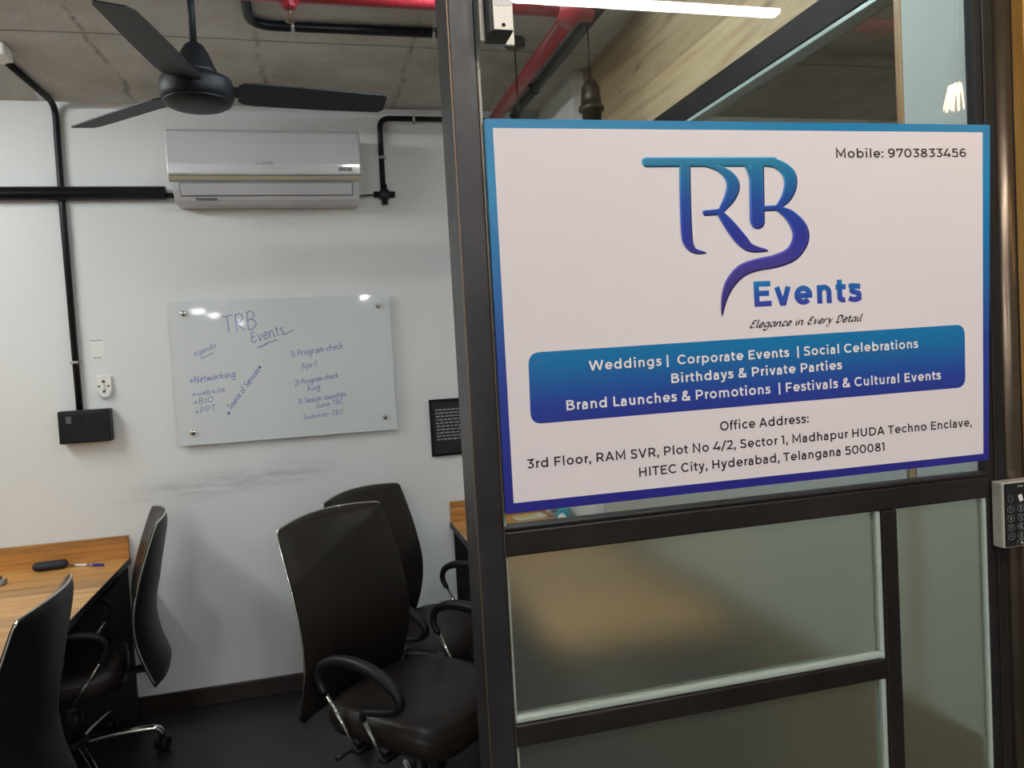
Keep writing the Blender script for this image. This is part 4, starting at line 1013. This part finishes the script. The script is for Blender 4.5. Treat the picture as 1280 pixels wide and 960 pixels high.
for u, v in ((286, 516.5), (324.5, 459)):
    p = G(u, v)-BO; m.lathe([(.0075, p.y-.0002), (.0075, p.y-.0006)], (p.x, 0, p.z), 14, 'y')
m.build('handwriting', 'marker', bd)
tag(bd, 'frosted white glass writing board with blue handwriting below the air conditioner', 'writing board')

# framed notice partly behind the post
n0 = wallpt(536, 500, .02); n1 = wallpt(542, 571, .02)
t = empty('framed_notice', (n0.x, D, n1.z)); h = n0.z-n1.z; w = .235
m = MB()
for a, b in (((0, 0), (w, .012)), ((0, h-.012), (w, h)), ((0, .012), (.012, h-.012)), ((w-.012, .012), (w, h-.012))):
    m.box((a[0], -.02, a[1]), (b[0], 0, b[1]), .002)
m.build('frame', 'blackgloss', t)
MB().box((.012, -.012, .012), (w-.012, 0, h-.012)).build('print', 'notice', t)
m = MB(); random.seed(3)
for i in range(10):
    z = h*.80-i*.0163; x = .030
    while x < w-.045:
        ww = random.uniform(.008, .024); m.box((x, -.0128, z), (min(x+ww, w-.03), -.0119, z+.0062)); x += ww+.005
m.build('notice_lines', 'greytext', t)
tag(t, 'black framed notice with grey lines of text beside the steel post', 'framed notice')

# ------------------------------------------------------------------ desks
def desk(name, x0, x1, y0, edge_side, label):
    O = Vector(((x0+x1)/2, (y0+D)/2, 0)); t = empty(name, O)
    def bx(a, b, bev=0): return MB().box((a[0]-O.x, a[1]-O.y, a[2]), (b[0]-O.x, b[1]-O.y, b[2]), bev)
    bx((x0, y0, DESK-.028), (x1, D-.022, DESK), .002).build('desk_top', 'desk', t)
    bx((x0, D-.022, DESK-.028), (x1, D-.002, .832), .002).build('upstand', 'deskback', t)
    e = x1 if edge_side > 0 else x0
    bx((e-.004, y0+.02, DESK-.0285), (e+.001, D-.002, DESK-.001)).build('edge_band', 'deskunder', t)
    s_ = -1 if edge_side > 0 else 1
    bx((x0+.01, D-.034, .0), (x1-.01, D-.016, DESK-.028)).build('back_panel', 'deskunder', t)
    for yy in (y0+.05,):
        for ee in (e+s_*.03, (x0 if edge_side > 0 else x1)-s_*.10):
            q = sorted((ee, ee+s_*.05)); bx((q[0], yy, 0), (q[1], yy+.05, DESK-.028), .003).build('leg', 'deskunder', t)
    bx((x0+.03, y0+.055, DESK-.09), (x1-.03, y0+.095, DESK-.028), .002).build('apron', 'deskunder', t)
    tag(t, label, 'desk'); return t
xe = .5*(onZ(160, 700, DESK).x+onZ(82, 780, DESK).x)
desk('desk', -2.35, xe, 1.75, 1, 'honey wood desk with a low upstand against the wall at left')
xw = onY(562, 635, D).x
desk('desk', xw, XS-.055, 2.0, -1, 'honey wood desk half hidden behind the steel post and door')

# pouch and pen on the left desk
p0, p1 = onZ(40, 711, DESK+.015), onZ(86, 705, DESK+.015)
a = math.atan2(p1.y-p0.y, p1.x-p0.x); L = (p1-p0).length
t = empty('pencil_pouch', ((p0.x+p1.x)/2, (p0.y+p1.y)/2, DESK+.0006), a)
m = MB()
def pouch(u, v):
    ang = 2*PI*u; x = -L/2+L*v; e = max(0.02, 1-abs(2*v-1)**6)**.5
    return (x, .026*math.cos(ang)*e, .019+.019*math.sin(ang)*e)
m.grid(pouch, 24, 20); m.build('case', plain('navy cloth', c3(.008, .010, .022), .6), t)
MB().tube([(-L*.42, -.004, .0375), (L*.42, -.004, .0375)], .0014, 6).build('zip', 'black', t)
tag(t, 'small dark navy pouch lying on the left desk', 'pouch')
p0, p1 = onZ(87, 706.5, DESK+.006), onZ(129.5, 706, DESK+.006)
a = math.atan2(p1.y-p0.y, p1.x-p0.x); L = (p1-p0).length
t = empty('marker_pen', ((p0.x+p1.x)/2, (p0.y+p1.y)/2, DESK+.0062), a)
MB().tube([(-L*.5, 0, 0), (-L*.34, 0, 0)], [.002, .005], 12).build('nib_end', 'greyslot', t)
MB().tube([(-L*.34, 0, 0), (L*.02, 0, 0)], .006, 14).build('barrel', 'whitematt', t)
MB().tube([(L*.02, 0, 0), (L*.2, 0, 0)], .0058, 14).build('grip', plain('mauve plastic', c3(.35, .20, .25), .4), t)
MB().tube([(L*.2, 0, 0), (L*.5, 0, 0)], [.0062, .0058], 14).build('cap', 'blue', t)
tag(t, 'blue capped white marker pen lying beside the navy pouch', 'pen')
p = onZ(2, 731, DESK)
t = empty('tape_dispenser', (p.x-.03, p.y, DESK+.0006))
MB().box((-.07, -.025, 0), (.045, .025, .022), .006).build('base', plain('grey plastic', c3(.25, .25, .25), .4), t)
tag(t, 'grey plastic stapler at the left edge of the left desk', 'stapler')
t.name = 'stapler'
MB().box((-.07, -.018, .022), (.03, .018, .034), .005).build('arm', plain('dark grey plastic', c3(.12, .12, .12), .35), t)

# things on the right desk, seen under the sign
p = onZ(692, 645, DESK)
t = empty('tape_roll', (p.x, p.y, DESK+.0006), .1)
ring = []
m = MB(); m.lathe([(.020, -.011), (.036, -.011), (.036, .011), (.020, .011), (.020, -.011)], (0, 0, .036), 32, 'y'); m.build('tape', plain('pale grey tape', c3(.55, .52, .52), .4), t)
MB().lathe([(.0135, -.010), (.020, -.010), (.020, .010), (.0135, .010), (.0135, -.010)], (0, 0, .036), 32, 'y').build('core', 'black', t)
tag(t, 'roll of pale tape standing on the right desk below the sign', 'tape')
p = onZ(764, 649, DESK); p.x = min(p.x, XS-.12)
t = empty('bottle', (p.x, p.y+.03, DESK+.001), math.radians(-22))
MB().lathe([(.02, .10), (.031, .095), (.033, .08), (.033, .0), (.029, -.018), (.018, -.026)], (0, 0, .0335), 28, 'y').build('body', 'teal', t)
MB().lathe([(.0195, -.024), (.0195, -.048), (.017, -.050), (.010, -.050)], (0, 0, .0335), 24, 'y').build('cap', 'whitematt', t)
MB().lathe([(.0335, .02), (.0335, .07)], (0, 0, .0335), 28, 'y').build('label_band', plain('aqua print', c3(.10, .45, .52), .35), t)
tag(t, 'teal bottle with white cap lying on the right desk below the sign', 'bottle')
p = onZ(660, 645, DESK)
t = empty('note_pad', (p.x, p.y-.035, DESK+.0006), .15)
MB().box((-.075, -.04, 0), (.075, .04, .008)).build('pages', 'whitematt', t)
MB().box((-.075, -.04, .008), (.03, .04, .0095)).build('top_sheet', 'yellow', t)
tag(t, 'pad with a yellow sheet on the right desk left of the tape', 'note pad')
p = onZ(738, 636, DESK)
t = empty('paper_cup', (p.x, p.y+.03, DESK+.0006))
MB().lathe([(.022, 0), (.031, .075), (.033, .077), (.029, .076), (.021, .004)], n=24).build('wall', 'whitematt', t)
MB().lathe([(.0255, .030), (.0295, .062)], n=24).build('sleeve', plain('light card', c3(.62, .58, .52), .6), t)
tag(t, 'white paper cup on the right desk between tape and teal bottle', 'cup')

# ------------------------------------------------------------------ office chairs
ZT = 1.02
edge = [(.385, -.292), (.45, -.268), (.53, -.242), (.62, -.228), (.70, -.232), (.80, -.255), (.90, -.287), (.985, -.318), (ZT, -.332)]
ep = smooth_path([(z, f) for z, f in edge], 5)
def efn(t):
    x = t*(len(ep)-1); i = min(int(x), len(ep)-2); q = x-i
    return ep[i][0]*(1-q)+ep[i+1][0]*q, ep[i][1]*(1-q)+ep[i+1][1]*q
def wfn(t):
    w = .234+.014*math.sin(PI*min(1, max(0, (t-.1)/.9)))
    if t > .955: w -= .014*((t-.955)/.045)**2
    if t < .06: w -= .02*((.06-t)/.06)**2
    return w
def bow(u): return .042*(1-u*u)         # the middle of the back lies behind its side edges
def make_chair():
    t = empty('office_chair')
    b = MB()
    def front(u, v):
        z, f = efn(v); uu = 2*u-1; e = (1-abs(uu)**6)*(1-abs(2*v-1)**14)
        return (uu*wfn(v), f-bow(uu)+.022*e, z+.014*(1-uu*uu)*max(0, (v-.7)/.3)**2)
    def rear(u, v):
        z, f = efn(v); uu = 2*u-1; e = (1-uu**4)*min(1, v/.12, (1-v)/.40)**.7
        return (uu*wfn(v), f-bow(uu)-.050*e-.002, z+.014*(1-uu*uu)*max(0, (v-.7)/.3)**2)
    m = MB().grid(front, 24, 44)
    m.build('backrest', 'leather', t)
    MB().grid(rear, 24, 44).build('back_shell', 'shell', t)
    per = [(2*0-1, v/40) for v in range(2, 41)]+[(-1+2*i/20, 1) for i in range(1, 20)]+[(1, 1-v/40) for v in range(0, 39)]
    path = []
    for uu, v in per:
        z, f = efn(v); path.append((uu*wfn(v)*1.002, f-bow(uu)-.007, z+.014*(1-uu*uu)*max(0, (v-.7)/.3)**2+(.002 if v > .98 else 0)))
    MB().tube(path, .0036, 8).build('chrome_piping', 'chrome', t)['label'] = 'chrome piping'
    # seat: thick cushion with a waterfall front
    m = MB()
    def seat(u, v):
        a = 2*PI*u; ca, sa = math.cos(a), math.sin(a)
        sx = math.copysign(abs(ca)**.42, ca)*.245; sy = math.copysign(abs(sa)**.42, sa)*.235+.035
        pr = [(0.0, .052), (.5, .056), (.8, .058), (.93, .052), (1.0, .030), (1.015, .0), (.98, -.028), (.85, -.042), (0, -.044)]
        x = v*(len(pr)-1); i = min(int(x), len(pr)-2); q = x-i
        k = pr[i][0]*(1-q)+pr[i+1][0]*q; h = pr[i][1]*(1-q)+pr[i+1][1]*q
        yy = sy*k if k < 1 else sy*k
        fall = -.035*max(0, (yy-.12)/.16)**2 if yy > .12 else 0
        return (sx*k, .035*(1-k)+yy, .435+h+fall)
    m.grid(seat, 48, 24); m.build('seat', 'leather', t)
    for s_ in (-1, 1):
        X = s_*.272
        loop = smooth_path([(-.120, .545), (-.140, .585), (-.125, .628), (-.07, .655), (.01, .662), (.09, .650), (.165, .615), (.190, .578), (.165, .548), (.10, .532), (.045, .520), (.035, .495)], 6)
        rr = []
        n = len(loop)
        for i in range(n):
            q = i/(n-1); rr.append(.0115+.0075*math.exp(-((q-.42)/.22)**2))
        am = MB()
        P = [(X, p[0], p[1]) for p in loop]
        am.tube(P, rr, 12)
        ar = am.build('armrest', 'black', t)
        st = MB(); st.tube([(X, -.120, .55), (s_*.2585, -.010, .388)], .0062, 10); st.build('strut', 'chrome', ar)['label'] = 'chrome strut'
        st = MB(); st.tube([(X, .036, .50), (s_*.2585, .095, .388)], .0062, 10); st.build('strut', 'chrome', ar)['label'] = 'chrome strut'
    m = MB(); m.box((-.10, -.14, .365), (.10, .12, .402), .008); m.box((-.266, -.03, .376), (.266, .005, .392), .004); m.box((-.266, .08, .376), (.266, .112, .392), .004)
    m.box((-.035, -.32, .39), (.035, -.10, .402), .003); m.build('seat_mechanism', 'black', t)
    MB().tube([(-.035, -.29, .395), (-.035, -.33, .45), (-.035, -.315, .53)], .012, 8).build('back_bracket', 'black', t)
    MB().tube([(.06, -.02, .385), (.27, -.05, .372), (.30, -.055, .37)], [.004, .004, .009], 8).build('lever', 'black', t)
    MB().lathe([(.028, .11), (.028, .23), (.020, .235), (.020, .37)], n=18).build('gas_lift', 'black', t)
    MB().lathe([(.045, .075), (.045, .115), (.032, .128), (.028, .13)], n=20).build('hub', 'black', t)
    for k in range(5):
        a = 2*PI*k/5+.3
        P = [(.035*math.cos(a), .035*math.sin(a), .105), (.12*math.cos(a), .12*math.sin(a), .108), (.25*math.cos(a), .25*math.sin(a), .100),
             (.292*math.cos(a), .292*math.sin(a), .090), (.305*math.cos(a), .305*math.sin(a), .066)]
        lg = MB().tube(smooth_path(P, 5), [.0135]*20+[.011], 12).build('base_leg', 'chrome', t); lg['label'] = 'chrome base leg'
        cs_ = MB(); cx, cy = .305*math.cos(a), .305*math.sin(a); b_ = a+.9
        d = Vector((math.cos(b_), math.sin(b_), 0)); nrm = Vector((-d.y, d.x, 0))
        for e in (-1, 1):
            c = Vector((cx, cy, .027))+nrm*.015*e
            cs_.tube([c-nrm*.008, c-nrm*.007, c+nrm*.007, c+nrm*.008], [.021, .0265, .0265, .021], 18)
        cs_.box((cx-.010, cy-.010, .030), (cx+.010, cy+.010, .064), .003)
        cs_.build('caster', 'black', lg)
    return t
UP = ('backrest', 'back_shell', 'chrome_piping', 'seat', 'armrest', 'seat_mechanism', 'back_bracket', 'lever')
proto = make_chair()
spots = [   # back-top centre x, y, facing angle, lift of the upper part, turn of the base
    ((.0, 2.72), -48, .01, 'black leather swivel chair nearest the post, facing right with both armrests showing'),
    ((.14, 3.38), -46, -.045, 'black leather swivel chair behind another one by the back wall'),
    ((-.675, 3.40), 192, -.058, 'black leather swivel chair at the left desk seen from its side with chrome feet'),
    ((-.758, 2.37), 181, -.075, 'black leather swivel chair cut by the left frame edge, seen from behind')]
for i, ((bx_, by_), ang, dz, lab) in enumerate(spots):
    turn = math.radians((0, 20, -38, 10)[i])
    o = proto if i == 0 else copy_tree(proto)
    a = math.radians(ang); f = Vector((math.cos(a), math.sin(a)))
    o.location = (bx_+f.x*.355, by_+f.y*.355, 0); o.rotation_euler = (0, 0, a-PI/2)
    for c in kids(o):
        if c.name.split('.')[0] in UP: c.location.z += dz
        if c.name.startswith('base_leg'): c.rotation_euler.z = turn
    tag(o, lab, 'chair', 'office chairs')
